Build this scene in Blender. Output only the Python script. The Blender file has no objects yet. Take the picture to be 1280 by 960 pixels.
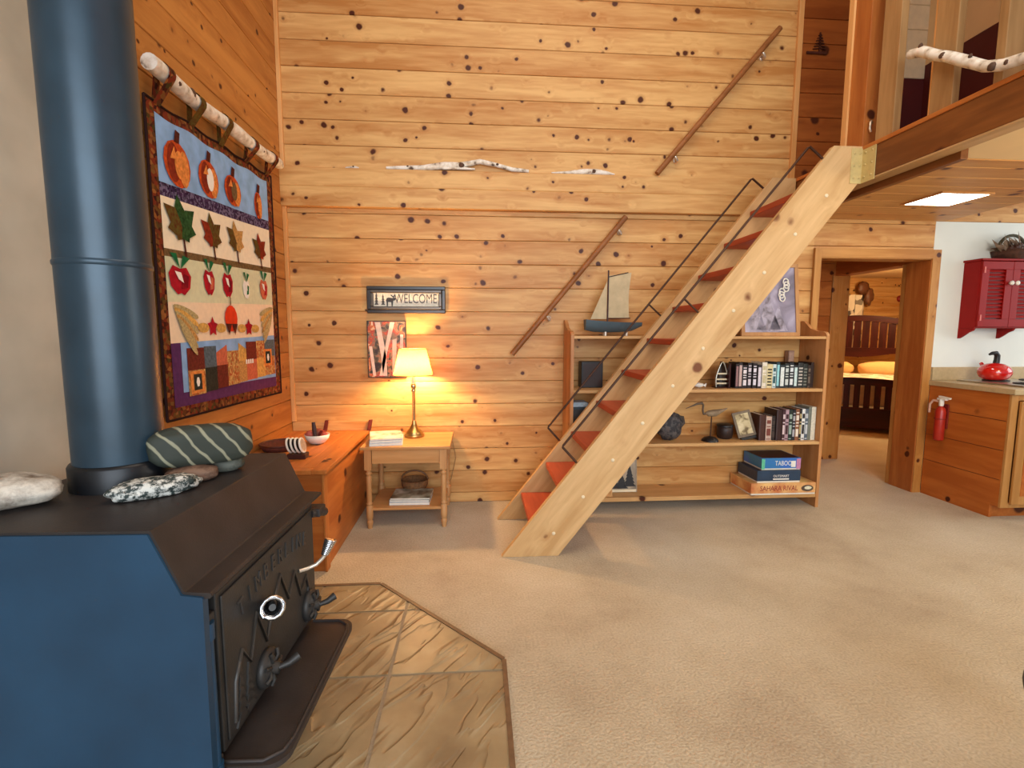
import bpy, math, random
from mathutils import Vector, Matrix, noise
R = math.radians
PI = math.pi
rnd = random.Random(7)
scene = bpy.context.scene
COL = scene.collection

# ---------------------------------------------------------------- helpers
def lin(c):
    c = c / 255.0
    return c / 12.92 if c <= 0.04045 else ((c + 0.055) / 1.055) ** 2.4

def rgb(c):
    return (lin(c[0]), lin(c[1]), lin(c[2]), 1.0)

class MB:
    """collects shapes; becomes ONE mesh object"""
    def __init__(s):
        s.v = []; s.f = []; s.sm = []; s.mi = []; s.b = []
    def add(s, verts, faces, smooth=False, mi=0, bid=0.0):
        o = len(s.v)
        s.v += [tuple(v) for v in verts]
        for f in faces:
            s.f.append(tuple(i + o for i in f)); s.sm.append(smooth); s.mi.append(mi); s.b.append(bid)
        return s
    def box(s, x0, x1, y0, y1, z0, z1, mi=0, bid=0.0, M=None):
        v = [(x, y, z) for z in (z0, z1) for y in (y0, y1) for x in (x0, x1)]
        if M is not None: v = [M @ Vector(p) for p in v]
        return s.add(v, [(0, 2, 3, 1), (4, 5, 7, 6), (0, 1, 5, 4), (2, 6, 7, 3), (0, 4, 6, 2), (1, 3, 7, 5)], mi=mi, bid=bid)
    def prism(s, poly, axis, a0, a1, mi=0, bid=0.0, smooth=False):
        """poly: 2D points in the two other axes (in xyz order)"""
        n = len(poly)
        def mk(p, a):
            if axis == 'X': return (a, p[0], p[1])
            if axis == 'Y': return (p[0], a, p[1])
            return (p[0], p[1], a)
        area = sum(poly[i][0] * poly[(i + 1) % n][1] - poly[(i + 1) % n][0] * poly[i][1] for i in range(n))
        if (area < 0) != (axis == 'Y'): poly = poly[::-1]
        v = [mk(p, a0) for p in poly] + [mk(p, a1) for p in poly]
        f = [tuple(range(n))[::-1], tuple(range(n, 2 * n))]
        s.add(v, f, mi=mi, bid=bid)
        s.add(v, [(i, (i + 1) % n, n + (i + 1) % n, n + i) for i in range(n)], smooth=smooth, mi=mi, bid=bid)
        return s
    def tube(s, pts, r, n=10, caps=True, mi=0, closed=False):
        pts = [Vector(p) for p in pts]; m = len(pts)
        rr = r if isinstance(r, (list, tuple)) else [r] * m
        up = None; rings = []
        for i, p in enumerate(pts):
            if closed: t = (pts[(i + 1) % m] - pts[i - 1])
            else: t = (pts[min(i + 1, m - 1)] - pts[max(i - 1, 0)])
            t.normalize()
            if up is None:
                up = Vector((0, 0, 1)) if abs(t.z) < .9 else Vector((1, 0, 0))
            a = t.cross(up)
            if a.length < 1e-5: a = t.orthogonal()
            a.normalize(); up = a.cross(t).normalized()
            rings.append([p + rr[i] * (math.cos(2 * PI * k / n) * a + math.sin(2 * PI * k / n) * up) for k in range(n)])
        v = [q for g in rings for q in g]
        last = m if closed else m - 1
        s.add(v, [(i * n + k, i * n + (k + 1) % n, ((i + 1) % m) * n + (k + 1) % n, ((i + 1) % m) * n + k)
                  for i in range(last) for k in range(n)], smooth=True, mi=mi)
        if caps and not closed:
            s.add(rings[0], [tuple(range(n))[::-1]], mi=mi)
            s.add(rings[-1], [tuple(range(n))], mi=mi)
        return s
    def lathe(s, prof, c=(0, 0, 0), n=24, mi=0, M=None, caps=True):
        v = []
        for r, z in prof:
            for k in range(n):
                p = Vector((r * math.cos(2 * PI * k / n), r * math.sin(2 * PI * k / n), z))
                if M is not None: p = M @ p
                v.append(p + Vector(c))
        m = len(prof)
        s.add(v, [(i * n + k, i * n + (k + 1) % n, (i + 1) * n + (k + 1) % n, (i + 1) * n + k)
                  for i in range(m - 1) for k in range(n)], smooth=True, mi=mi)
        if caps:
            if prof[0][0] > 1e-4: s.add(v[:n], [tuple(range(n))[::-1]], mi=mi)
            if prof[-1][0] > 1e-4: s.add(v[-n:], [tuple(range(n))], mi=mi)
        return s
    def blob(s, c, rad, amp=.12, freq=1.6, seed=0, nu=40, nv=24, M=None, mi=0, pw=1.0):
        v = []
        sd = Vector((seed * 3.7, seed * 1.3, seed * 5.1))
        for j in range(nv + 1):
            th = PI * j / nv
            for i in range(nu):
                ph = 2 * PI * i / nu
                d = Vector((math.sin(th) * math.cos(ph), math.sin(th) * math.sin(ph), math.cos(th)))
                k = 1 + amp * noise.noise(d * freq + sd) + amp * .4 * noise.noise(d * freq * 3 + sd)
                q = Vector([math.copysign(abs(d[a]) ** pw, d[a]) * rad[a] for a in range(3)]) * k
                if M is not None: q = M @ q
                v.append(q + Vector(c))
        s.add(v, [(j * nu + i, (j + 1) * nu + i, (j + 1) * nu + (i + 1) % nu, j * nu + (i + 1) % nu)
                  for j in range(nv) for i in range(nu)], smooth=True, mi=mi)
        return s
    def grid(s, fn, nu, nv, mi=0, smooth=True, flip=False):
        v = [fn(i / nu, j / nv) for j in range(nv + 1) for i in range(nu + 1)]
        w = nu + 1
        f = [(j * w + i, j * w + i + 1, (j + 1) * w + i + 1, (j + 1) * w + i) for j in range(nv) for i in range(nu)]
        if flip: f = [q[::-1] for q in f]
        return s.add(v, f, smooth=smooth, mi=mi)
    def build(s, name, mats, parent=None, local=False, bevel=0.0):
        me = bpy.data.meshes.new(name)
        off = Vector((0, 0, 0))
        if parent is not None and not local:
            q = parent
            while q is not None:
                off += q.location; q = q.parent
        me.from_pydata([tuple(Vector(v) - off) for v in s.v], [], s.f)
        if not isinstance(mats, (list, tuple)): mats = [mats]
        for m in mats: me.materials.append(m)
        me.polygons.foreach_set('use_smooth', s.sm)
        me.polygons.foreach_set('material_index', s.mi)
        at = me.attributes.new('bid', 'FLOAT', 'FACE'); at.data.foreach_set('value', s.b)
        me.validate(); me.update()
        o = bpy.data.objects.new(name, me); COL.objects.link(o)
        if parent is not None: o.parent = parent
        if bevel:
            b = o.modifiers.new('Bevel', 'BEVEL'); b.width = bevel; b.segments = 2; b.limit_method = 'ANGLE'; b.angle_limit = R(40)
        return o

def tag(o, label, cat, group=None, kind=None):
    o['label'] = label; o['category'] = cat
    if group: o['group'] = group
    if kind: o['kind'] = kind
    return o

def thing(name, label, cat, loc=(0, 0, 0), rz=0.0, group=None):
    o = bpy.data.objects.new(name, None); COL.objects.link(o)
    o.empty_display_size = .05
    o.location = loc; o.rotation_euler = (0, 0, rz)
    return tag(o, label, cat, group)

def struct(name, mb, mats, bevel=0.0):
    o = mb.build(name, mats, None, bevel=bevel); o['kind'] = 'structure'
    return o

def lettering(txt, size, M, mat, parent, name='lettering', extrude=.001, sx=1.0, local=False, align='CENTER', shear=0):
    cu = bpy.data.curves.new('txt', 'FONT'); cu.body = txt; cu.size = size; cu.extrude = extrude
    cu.align_x = align; cu.align_y = 'CENTER'; cu.shear = shear; cu.resolution_u = 3
    t = bpy.data.objects.new('txt', cu); COL.objects.link(t)
    dg = bpy.context.evaluated_depsgraph_get(); dg.update()
    me = bpy.data.meshes.new_from_object(t.evaluated_get(dg))
    bpy.data.objects.remove(t); bpy.data.curves.remove(cu)
    mb = MB()
    mb.add([M @ Vector((v.co.x * sx, v.co.y, v.co.z)) for v in me.vertices], [tuple(p.vertices) for p in me.polygons])
    bpy.data.meshes.remove(me)
    return mb.build(name, mat, parent, local=local)

FRONT = Matrix(((1, 0, 0), (0, 0, -1), (0, 1, 0)))       # text standing up, facing -Y
def at(x, y, z, rot=FRONT):
    return Matrix.Translation((x, y, z)) @ rot.to_4x4()

# ---------------------------------------------------------------- materials
def newmat(name):
    m = bpy.data.materials.new(name); m.use_nodes = True
    nt = m.node_tree
    for n in list(nt.nodes): nt.nodes.remove(n)
    out = nt.nodes.new('ShaderNodeOutputMaterial'); bs = nt.nodes.new('ShaderNodeBsdfPrincipled')
    nt.links.new(bs.outputs[0], out.inputs[0])
    return m, nt, bs, out

def N(nt, t, **kw):
    n = nt.nodes.new(t)
    for k, v in kw.items(): setattr(n, k, v)
    return n

def math_(nt, op, a, b=None, c=None, clamp=False):
    n = N(nt, 'ShaderNodeMath', operation=op); n.use_clamp = clamp
    for i, x in enumerate((a, b, c)):
        if x is None: continue
        if isinstance(x, (int, float)): n.inputs[i].default_value = x
        else: nt.links.new(x, n.inputs[i])
    return n.outputs[0]

def mixc(nt, f, a, b, mode='MIX'):
    n = N(nt, 'ShaderNodeMix', data_type='RGBA', blend_type=mode)
    for i, x in ((0, f), (6, a), (7, b)):
        if isinstance(x, (int, float)): n.inputs[i].default_value = x
        elif isinstance(x, tuple): n.inputs[i].default_value = x
        else: nt.links.new(x, n.inputs[i])
    return n.outputs[2]

def ramp(nt, f, stops):
    n = N(nt, 'ShaderNodeValToRGB')
    while len(n.color_ramp.elements) < len(stops): n.color_ramp.elements.new(.5)
    for e, (p, c) in zip(n.color_ramp.elements, stops): e.position = p; e.color = c
    nt.links.new(f, n.inputs[0])
    return n.outputs[0]

def plain(name, c, rough=.6, metal=0.0, var=.12, scale=18.0, bump=0.0, bscale=60.0, spec=None, coat=0.0, c2=None, stretch=(1, 1, 1)):
    m, nt, bs, out = newmat(name)
    tc = N(nt, 'ShaderNodeTexCoord'); mp = N(nt, 'ShaderNodeMapping'); mp.inputs['Scale'].default_value = stretch
    nt.links.new(tc.outputs['Object'], mp.inputs[0])
    no = N(nt, 'ShaderNodeTexNoise'); no.inputs['Scale'].default_value = scale; no.inputs['Detail'].default_value = 4
    nt.links.new(mp.outputs[0], no.inputs['Vector'])
    a = rgb(c)
    lo = tuple(x * (1 - var) for x in a[:3]) + (1,); hi = tuple(min(1, x * (1 + var)) for x in a[:3]) + (1,)
    if c2 is not None: hi = rgb(c2)
    col = ramp(nt, no.outputs[0], [(.3, lo), (.7, hi)])
    nt.links.new(col, bs.inputs['Base Color'])
    bs.inputs['Roughness'].default_value = rough; bs.inputs['Metallic'].default_value = metal
    if spec is not None: bs.inputs['Specular IOR Level'].default_value = spec
    if coat: bs.inputs['Coat Weight'].default_value = coat; bs.inputs['Coat Roughness'].default_value = .1
    if bump:
        n2 = N(nt, 'ShaderNodeTexNoise'); n2.inputs['Scale'].default_value = bscale; n2.inputs['Detail'].default_value = 3
        nt.links.new(mp.outputs[0], n2.inputs['Vector'])
        bp = N(nt, 'ShaderNodeBump'); bp.inputs['Strength'].default_value = bump; bp.inputs['Distance'].default_value = .004
        nt.links.new(n2.outputs[0], bp.inputs['Height']); nt.links.new(bp.outputs[0], bs.inputs['Normal'])
    return m

def wood(name, dark, light, axis='X', knots=True, rough=.45, kscale=8.2, kr=.135, ring=(156, 92, 46), knot=(76, 32, 12), grain=1.0, spec=.3):
    m, nt, bs, out = newmat(name)
    tc = N(nt, 'ShaderNodeTexCoord')
    at_ = N(nt, 'ShaderNodeAttribute', attribute_name='bid')
    oi = N(nt, 'ShaderNodeObjectInfo')
    off = math_(nt, 'ADD', math_(nt, 'MULTIPLY', at_.outputs['Fac'], 41.0), math_(nt, 'MULTIPLY', oi.outputs['Random'], 23.0))
    cmb = N(nt, 'ShaderNodeCombineXYZ')
    for i in range(3): nt.links.new(off, cmb.inputs[i])
    vadd = N(nt, 'ShaderNodeVectorMath', operation='ADD')
    nt.links.new(tc.outputs['Object'], vadd.inputs[0]); nt.links.new(cmb.outputs[0], vadd.inputs[1])
    sl = {'X': (.9, 9, 9), 'Y': (9, .9, 9), 'Z': (9, 9, .9)}[axis]
    sk = {'X': (.95, 1, 1), 'Y': (1, .95, 1), 'Z': (1, 1, .95)}[axis]
    # knots
    mk = N(nt, 'ShaderNodeMapping'); mk.inputs['Scale'].default_value = sk
    nt.links.new(vadd.outputs[0], mk.inputs[0])
    vo = N(nt, 'ShaderNodeTexVoronoi'); vo.inputs['Scale'].default_value = kscale
    nz = N(nt, 'ShaderNodeTexNoise'); nz.inputs['Scale'].default_value = 16; nz.inputs['Detail'].default_value = 2
    nt.links.new(mk.outputs[0], nz.inputs['Vector'])
    jit = mixc(nt, .02, mk.outputs[0], nz.outputs['Color'], 'ADD')
    nt.links.new(jit, vo.inputs['Vector'])
    d = vo.outputs['Distance']
    mg = N(nt, 'ShaderNodeMapping'); mg.inputs['Scale'].default_value = sl
    nt.links.new(vadd.outputs[0], mg.inputs[0])
    fall = math_(nt, 'SUBTRACT', 1.0, math_(nt, 'MULTIPLY', d, 2.4), clamp=True)
    fc = N(nt, 'ShaderNodeCombineXYZ')
    for i in range(3): nt.links.new(math_(nt, 'MULTIPLY', fall, .22), fc.inputs[i])
    va2 = N(nt, 'ShaderNodeVectorMath', operation='ADD')
    nt.links.new(mg.outputs[0], va2.inputs[0]); nt.links.new(fc.outputs[0] if knots else cmb.outputs[0], va2.inputs[1])
    g1 = N(nt, 'ShaderNodeTexNoise'); g1.inputs['Scale'].default_value = 1.3; g1.inputs['Detail'].default_value = 3; g1.inputs['Distortion'].default_value = .5
    nt.links.new(va2.outputs[0], g1.inputs['Vector'])
    g2 = N(nt, 'ShaderNodeTexNoise'); g2.inputs['Scale'].default_value = 5.0; g2.inputs['Detail'].default_value = 4; g2.inputs['Distortion'].default_value = .3
    nt.links.new(va2.outputs[0], g2.inputs['Vector'])
    f = math_(nt, 'ADD', math_(nt, 'MULTIPLY', g1.outputs[0], .68), math_(nt, 'MULTIPLY', g2.outputs[0], .32))
    f = math_(nt, 'ADD', f, math_(nt, 'MULTIPLY', math_(nt, 'SUBTRACT', at_.outputs['Fac'], .5), .13 * grain))
    w = .16 / max(grain, .3)
    col = ramp(nt, f, [(.5 - w, rgb(dark)), (.5 + w, rgb(light))])
    if knots:
        keep = N(nt, 'ShaderNodeSeparateColor'); nt.links.new(vo.outputs['Color'], keep.inputs[0])
        rad = math_(nt, 'MULTIPLY', math_(nt, 'ADD', .45, math_(nt, 'MULTIPLY', keep.outputs[0], .8)), kr)
        q = math_(nt, 'DIVIDE', d, rad)
        kf = math_(nt, 'MULTIPLY', math_(nt, 'SUBTRACT', 1.35, q), 2.2, clamp=True)
        halo = math_(nt, 'MULTIPLY', math_(nt, 'SUBTRACT', 2.4, q), .38, clamp=True)
        col = mixc(nt, math_(nt, 'MULTIPLY', halo, .45), col, rgb(ring))
        col = mixc(nt, kf, col, rgb(knot))
    nt.links.new(col, bs.inputs['Base Color'])
    bs.inputs['Roughness'].default_value = rough; bs.inputs['Specular IOR Level'].default_value = spec
    bp = N(nt, 'ShaderNodeBump'); bp.inputs['Strength'].default_value = .12; bp.inputs['Distance'].default_value = .003
    nt.links.new(g2.outputs[0], bp.inputs['Height']); nt.links.new(bp.outputs[0], bs.inputs['Normal'])
    return m

PINE = ((186, 126, 66), (224, 178, 114))
M = {}
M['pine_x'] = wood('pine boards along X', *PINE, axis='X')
M['pine_y'] = wood('pine boards along Y', (160, 98, 42), (196, 136, 70), axis='Y')  # darker than the back wall's pine: the left wall's dimmer light put in
M['pine_z'] = wood('pine boards upright', (188, 120, 62), (214, 156, 92), axis='Z')
M['pine_trim'] = wood('pine trim upright', (214, 152, 88), (236, 184, 122), axis='Z', knots=False)
M['orange_x'] = wood('amber pine X', (166, 92, 38), (196, 122, 58), axis='X', kscale=5)
M['loft_x'] = wood('dark amber loft boards', (138, 70, 24), (172, 98, 42), axis='X', kscale=5)  # own darker stain, with part of the loft's shade in the colour
M['bounce_y'] = wood('bounce lit strip', (178, 140, 92), (206, 170, 124), axis='Y', knots=False)
M['edging'] = plain('worn brown edging', (112, 84, 58), .55, 0, .2, 30)
M['orange_y'] = wood('amber pine Y', (172, 96, 40), (204, 128, 62), axis='Y', kscale=5)
M['orange_z'] = wood('amber pine Z', (164, 92, 40), (196, 124, 60), axis='Z', kscale=5)
M['casing'] = wood('door casing pine', (176, 118, 56), (204, 150, 84), axis='Z', kscale=6.5)
M['casing_x'] = wood('door head pine', (176, 118, 56), (204, 150, 84), axis='X', kscale=7)
M['beam_y'] = wood('loft beam', (112, 64, 28), (144, 88, 42), axis='Y', kscale=3)  # pine darkened: the shade on the beam's face is in this colour
M['raw_x'] = wood('pale stair pine', (206, 160, 108), (230, 190, 142), axis='X', kscale=4.5, kr=.11, ring=(176, 124, 78), knot=(128, 78, 46))
M['shelf_x'] = wood('bookcase pine', (196, 148, 92), (222, 178, 122), axis='X', kscale=4, kr=.1)
M['shelf_z'] = wood('bookcase pine upright', (176, 116, 66), (204, 148, 94), axis='Z', kscale=4, kr=.1)
M['maple'] = wood('oak table wood', (188, 132, 76), (214, 162, 104), axis='X', knots=False)
M['maple_z'] = wood('oak table wood upright', (182, 130, 80), (208, 158, 104), axis='Z', knots=False)
M['dowel'] = wood('brown rail wood', (140, 84, 44), (168, 106, 58), axis='X', knots=False)
M['red_tread'] = wood('red stained tread', (160, 66, 40), (190, 88, 56), axis='Y', knots=False, rough=.5)
M['mahog'] = wood('dark mahogany', (46, 14, 10), (76, 26, 16), axis='X', knots=False, rough=.3)
M['mahog_z'] = wood('dark mahogany upright', (46, 14, 10), (76, 26, 16), axis='Z', knots=False, rough=.3)
M['walnut'] = wood('red brown table top', (96, 44, 28), (128, 64, 42), axis='X', knots=False, rough=.3)
M['ceil_x'] = wood('loft ceiling boards', (192, 136, 76), (214, 164, 100), axis='X', kscale=5)
M['post_z'] = wood('railing post wood', (146, 108, 66), (182, 142, 94), axis='Z', knots=False)
M['cab_end'] = wood('kitchen end panel', (172, 92, 34), (200, 118, 52), axis='Y', kscale=4)
M['cabface'] = wood('kitchen face frame', (172, 120, 62), (200, 148, 86), axis='Z', knots=False)

M['steel_blue'] = plain('blue black stove enamel', (25, 60, 86), .42, 0, .18, 5, .05, 120, spec=.5)
M['pipe_blue'] = plain('stove pipe enamel', (42, 62, 76), .34, .25, .2, 6, .06, 40, spec=.5)
M['cast'] = plain('stove top cast iron', (52, 46, 44), .5, .2, .25, 7, .1, 200)
M['cast_door'] = plain('stove door cast iron', (56, 54, 52), .5, .35, .2, 9, .15, 160)
M['cast_hi'] = plain('worn cast iron', (72, 70, 68), .45, .5, .2, 9)
M['chrome'] = plain('nickel spring', (214, 220, 228), .22, 1.0, .06, 40)
M['collar'] = plain('black collar', (22, 24, 28), .4, .3, .2, 10)
M['brass'] = plain('brass', (206, 172, 110), .28, 1.0, .1, 30)
M['brass_pale'] = plain('zinc yellow bracket', (206, 184, 124), .5, .15, .08, 30)
M['iron'] = plain('dark iron rod', (74, 48, 34), .45, .5, .2, 30)
M['white_metal'] = plain('pale metal hook', (226, 214, 196), .3, .6, .06, 40)
M['black'] = plain('black', (24, 20, 20), .45, 0, .2, 20)
M['blackgloss'] = plain('black gloss frame', (40, 32, 30), .3, 0, .2, 20, spec=.6)
M['white'] = plain('white', (236, 232, 222), .6, 0, .05, 20)
M['cream'] = plain('cream', (232, 214, 178), .6, 0, .06, 20)
M['white_wall'] = plain('white painted wall', (226, 230, 224), .8, 0, .03, 3, .05, 90)
M['cream_ceiling'] = plain('cream ceiling panel', (236, 206, 156), .75, 0, .04, 4)
M['maroon'] = plain('maroon paint', (84, 18, 16), .6, 0, .1, 6)
M['red_paint'] = plain('red cabinet paint', (140, 12, 8), .5, 0, .07, 8, spec=.2)
M['red_gloss'] = plain('red enamel', (206, 24, 20), .12, 0, .05, 8, spec=.7, coat=.6)
M['counter'] = plain('beige laminate', (186, 164, 124), .4, 0, .08, 40)
M['steel'] = plain('brushed steel', (190, 184, 170), .3, .9, .06, 20)
M['paper'] = plain('paper', (232, 226, 212), .7, 0, .06, 60)
M['extred'] = plain('extinguisher red', (170, 40, 26), .35, 0, .1, 20)

def bark(name):
    m, nt, bs, out = newmat(name)
    tc = N(nt, 'ShaderNodeTexCoord')
    no = N(nt, 'ShaderNodeTexNoise'); no.inputs['Scale'].default_value = 22; no.inputs['Detail'].default_value = 5
    nt.links.new(tc.outputs['Object'], no.inputs['Vector'])
    c = ramp(nt, no.outputs[0], [(.3, rgb((96, 74, 58))), (.4, rgb((206, 192, 172))), (.6, rgb((240, 234, 222)))])
    nt.links.new(c, bs.inputs['Base Color']); bs.inputs['Roughness'].default_value = .7
    bp = N(nt, 'ShaderNodeBump'); bp.inputs['Strength'].default_value = .3; bp.inputs['Distance'].default_value = .004
    nt.links.new(no.outputs[0], bp.inputs['Height']); nt.links.new(bp.outputs[0], bs.inputs['Normal'])
    return m
M['bark'] = bark('white birch bark')
M['bark_dark'] = plain('dark bark knot', (84, 58, 42), .8, 0, .3, 40, .4, 60)

def carpet():
    m, nt, bs, out = newmat('beige loop carpet')
    tc = N(nt, 'ShaderNodeTexCoord')
    big = N(nt, 'ShaderNodeTexNoise'); big.inputs['Scale'].default_value = 1.1; big.inputs['Detail'].default_value = 5; big.inputs['Roughness'].default_value = .62
    nt.links.new(tc.outputs['Object'], big.inputs['Vector'])
    fine = N(nt, 'ShaderNodeTexNoise'); fine.inputs['Scale'].default_value = 95; fine.inputs['Detail'].default_value = 2
    nt.links.new(tc.outputs['Object'], fine.inputs['Vector'])
    c1 = ramp(nt, big.outputs[0], [(.28, rgb((170, 150, 122))), (.48, rgb((194, 178, 150))), (.72, rgb((210, 198, 174)))])
    c2 = ramp(nt, fine.outputs[0], [(.3, (.62, .62, .62, 1)), (.65, (1, 1, 1, 1))])
    nt.links.new(mixc(nt, .55, c1, c2, 'MULTIPLY'), bs.inputs['Base Color'])
    bs.inputs['Roughness'].default_value = .95; bs.inputs['Specular IOR Level'].default_value = .1
    bs.inputs['Sheen Weight'].default_value = .15
    bp = N(nt, 'ShaderNodeBump'); bp.inputs['Strength'].default_value = .8; bp.inputs['Distance'].default_value = .006
    nt.links.new(fine.outputs[0], bp.inputs['Height']); nt.links.new(bp.outputs[0], bs.inputs['Normal'])
    return m
M['carpet'] = carpet()

def slate():
    m, nt, bs, out = newmat('tan cleft slate')
    tc = N(nt, 'ShaderNodeTexCoord')
    at_ = N(nt, 'ShaderNodeAttribute', attribute_name='bid')
    r0 = N(nt, 'ShaderNodeMapping'); r0.inputs['Rotation'].default_value = (0, 0, R(-58)); rot = N(nt, 'ShaderNodeMapping'); rot.inputs['Scale'].default_value = (1.6, 6.0, 1); nt.links.new(r0.outputs[0], rot.inputs[0])
    cmb = N(nt, 'ShaderNodeCombineXYZ'); nt.links.new(math_(nt, 'MULTIPLY', at_.outputs['Fac'], 17), cmb.inputs[0]); nt.links.new(math_(nt, 'MULTIPLY', at_.outputs['Fac'], 5), cmb.inputs[2])
    va = N(nt, 'ShaderNodeVectorMath', operation='ADD'); nt.links.new(tc.outputs['Object'], va.inputs[0]); nt.links.new(cmb.outputs[0], va.inputs[1])
    nt.links.new(va.outputs[0], r0.inputs[0])
    n1 = N(nt, 'ShaderNodeTexNoise'); n1.inputs['Scale'].default_value = 1.5; n1.inputs['Detail'].default_value = 2.5; n1.inputs['Distortion'].default_value = .35
    nt.links.new(rot.outputs[0], n1.inputs['Vector'])
    # terraces: cleft ridges
    t = math_(nt, 'MULTIPLY', n1.outputs[0], 6.0)
    fr = math_(nt, 'FRACT', t)
    step = math_(nt, 'MULTIPLY', math_(nt, 'POWER', fr, 5.0), 1.0)
    hgt = math_(nt, 'ADD', math_(nt, 'FLOOR', t), step)
    n2 = N(nt, 'ShaderNodeTexNoise'); n2.inputs['Scale'].default_value = 5; n2.inputs['Detail'].default_value = 5
    nt.links.new(va.outputs[0], n2.inputs['Vector'])
    c = ramp(nt, n2.outputs[0], [(.3, rgb((128, 108, 80))), (.55, rgb((154, 134, 100))), (.75, rgb((170, 152, 120)))])
    edge = math_(nt, 'MULTIPLY', math_(nt, 'SUBTRACT', fr, .86), 5.0, clamp=True)
    c = mixc(nt, math_(nt, 'MULTIPLY', edge, .22), c, rgb((112, 84, 56)))
    nt.links.new(c, bs.inputs['Base Color']); bs.inputs['Roughness'].default_value = .42; bs.inputs['Specular IOR Level'].default_value = .5
    bp = N(nt, 'ShaderNodeBump'); bp.inputs['Strength'].default_value = .75; bp.inputs['Distance'].default_value = .007
    nt.links.new(math_(nt, 'ADD', hgt, math_(nt, 'MULTIPLY', n2.outputs[0], .5)), bp.inputs['Height']); nt.links.new(bp.outputs[0], bs.inputs['Normal'])
    return m
M['slate'] = slate()
M['grout'] = plain('grey grout', (150, 134, 110), .9, 0, .1, 60, .3, 120)
M['cement'] = plain('grey cement shield', (160, 152, 134), .85, 0, .13, 2.2, .12, 30, c2=(194, 186, 168))

def rock(name, base, fleck, scale=30, lo=.45, hi=.55, rough=.7, stripes=False):
    m, nt, bs, out = newmat(name)
    tc = N(nt, 'ShaderNodeTexCoord')
    no = N(nt, 'ShaderNodeTexNoise'); no.inputs['Scale'].default_value = scale; no.inputs['Detail'].default_value = 6; no.inputs['Roughness'].default_value = .7
    nt.links.new(tc.outputs['Object'], no.inputs['Vector'])
    f = no.outputs[0]
    if stripes:
        wv = N(nt, 'ShaderNodeTexWave', bands_direction='DIAGONAL'); wv.inputs['Scale'].default_value = 9.5; wv.inputs['Distortion'].default_value = 2.2; wv.inputs['Detail'].default_value = 2; wv.inputs['Detail Scale'].default_value = 1.4
        nt.links.new(tc.outputs['Object'], wv.inputs['Vector'])
        f = wv.outputs[1]; lo, hi = .86, .97
    c = ramp(nt, f, [(lo, rgb(base)), (hi, rgb(fleck))])
    nt.links.new(c, bs.inputs['Base Color']); bs.inputs['Roughness'].default_value = rough
    bp = N(nt, 'ShaderNodeBump'); bp.inputs['Strength'].default_value = .35; bp.inputs['Distance'].default_value = .004
    nt.links.new(no.outputs[0], bp.inputs['Height']); nt.links.new(bp.outputs[0], bs.inputs['Normal'])
    return m

def calico(name, cols, scale=60):
    """small printed fabric"""
    m, nt, bs, out = newmat(name)
    tc = N(nt, 'ShaderNodeTexCoord')
    vo = N(nt, 'ShaderNodeTexVoronoi'); vo.inputs['Scale'].default_value = scale
    nt.links.new(tc.outputs['Object'], vo.inputs['Vector'])
    sp = N(nt, 'ShaderNodeSeparateColor'); nt.links.new(vo.outputs['Color'], sp.inputs[0])
    n = len(cols)
    c = ramp(nt, sp.outputs[0], [((i + .0) / n, rgb(q)) for i, q in enumerate(cols)])
    nt.links.new(c, bs.inputs['Base Color']); bs.inputs['Roughness'].default_value = .9; bs.inputs['Specular IOR Level'].default_value = .1
    return m

def fab(name, c, var=.12, scale=40, c2=None):
    return plain(name, c, .9, 0, var, scale, .15, 180, spec=.1, c2=c2)

# ---------------------------------------------------------------- room shell
D = 3.89           # back wall
XL = -1.43         # left wall
PITCH = .1824
def boards_back(mb, x0, x1, zs, y=D, t=.02, ch=.0045):
    for a, b in zip(zs[:-1], zs[1:]):
        g = .0011
        mb.prism([(y + t, a + g), (y + ch, a + g), (y, a + ch), (y, b - ch), (y + ch, b - g), (y + t, b - g)], 'X', x0, x1, bid=rnd.random())
    mb.box(x0, x1, y + t, y + t + .006, zs[0], zs[-1])
def boards_left(mb, y0, y1, zs, x=XL, t=.02, ch=.0045):
    for a, b in zip(zs[:-1], zs[1:]):
        g = .0011
        mb.prism([(x - t, a + g), (x - ch, a + g), (x, a + ch), (x, b - ch), (x - ch, b - g), (x - t, b - g)], 'Y', y0, y1, bid=rnd.random())
    mb.box(x - t - .006, x - t, y0, y1, zs[0], zs[-1])
def levels(z0, z1, first):
    zs = [z0]; z = first
    while z < z1 - .02:
        if z > z0 + .02: zs.append(z)
        z += PITCH
    return zs + [z1]

fl = MB(); fl.grid(lambda u, v: (-1.6 + u * 11.6, -4 + v * 13.5, 0), 40, 40, smooth=False)
struct('floor', fl, M['carpet'])

wb = MB()
low0 = 2.087 - 11 * PITCH
boards_back(wb, -1.45, 2.755, levels(0, 2.31, low0 + 0))
boards_back(wb, 2.755, 3.80, levels(2.06, 2.31, low0))
boards_back(wb, -1.45, 2.52, levels(2.31, 5.0, 2.577 + PITCH))
struct('wall_back', wb, M['pine_x'])
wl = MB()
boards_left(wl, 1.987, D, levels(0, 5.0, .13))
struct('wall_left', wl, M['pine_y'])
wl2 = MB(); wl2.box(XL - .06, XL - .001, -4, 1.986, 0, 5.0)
struct('wall_left_near', wl2, M['pine_y'])

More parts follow.
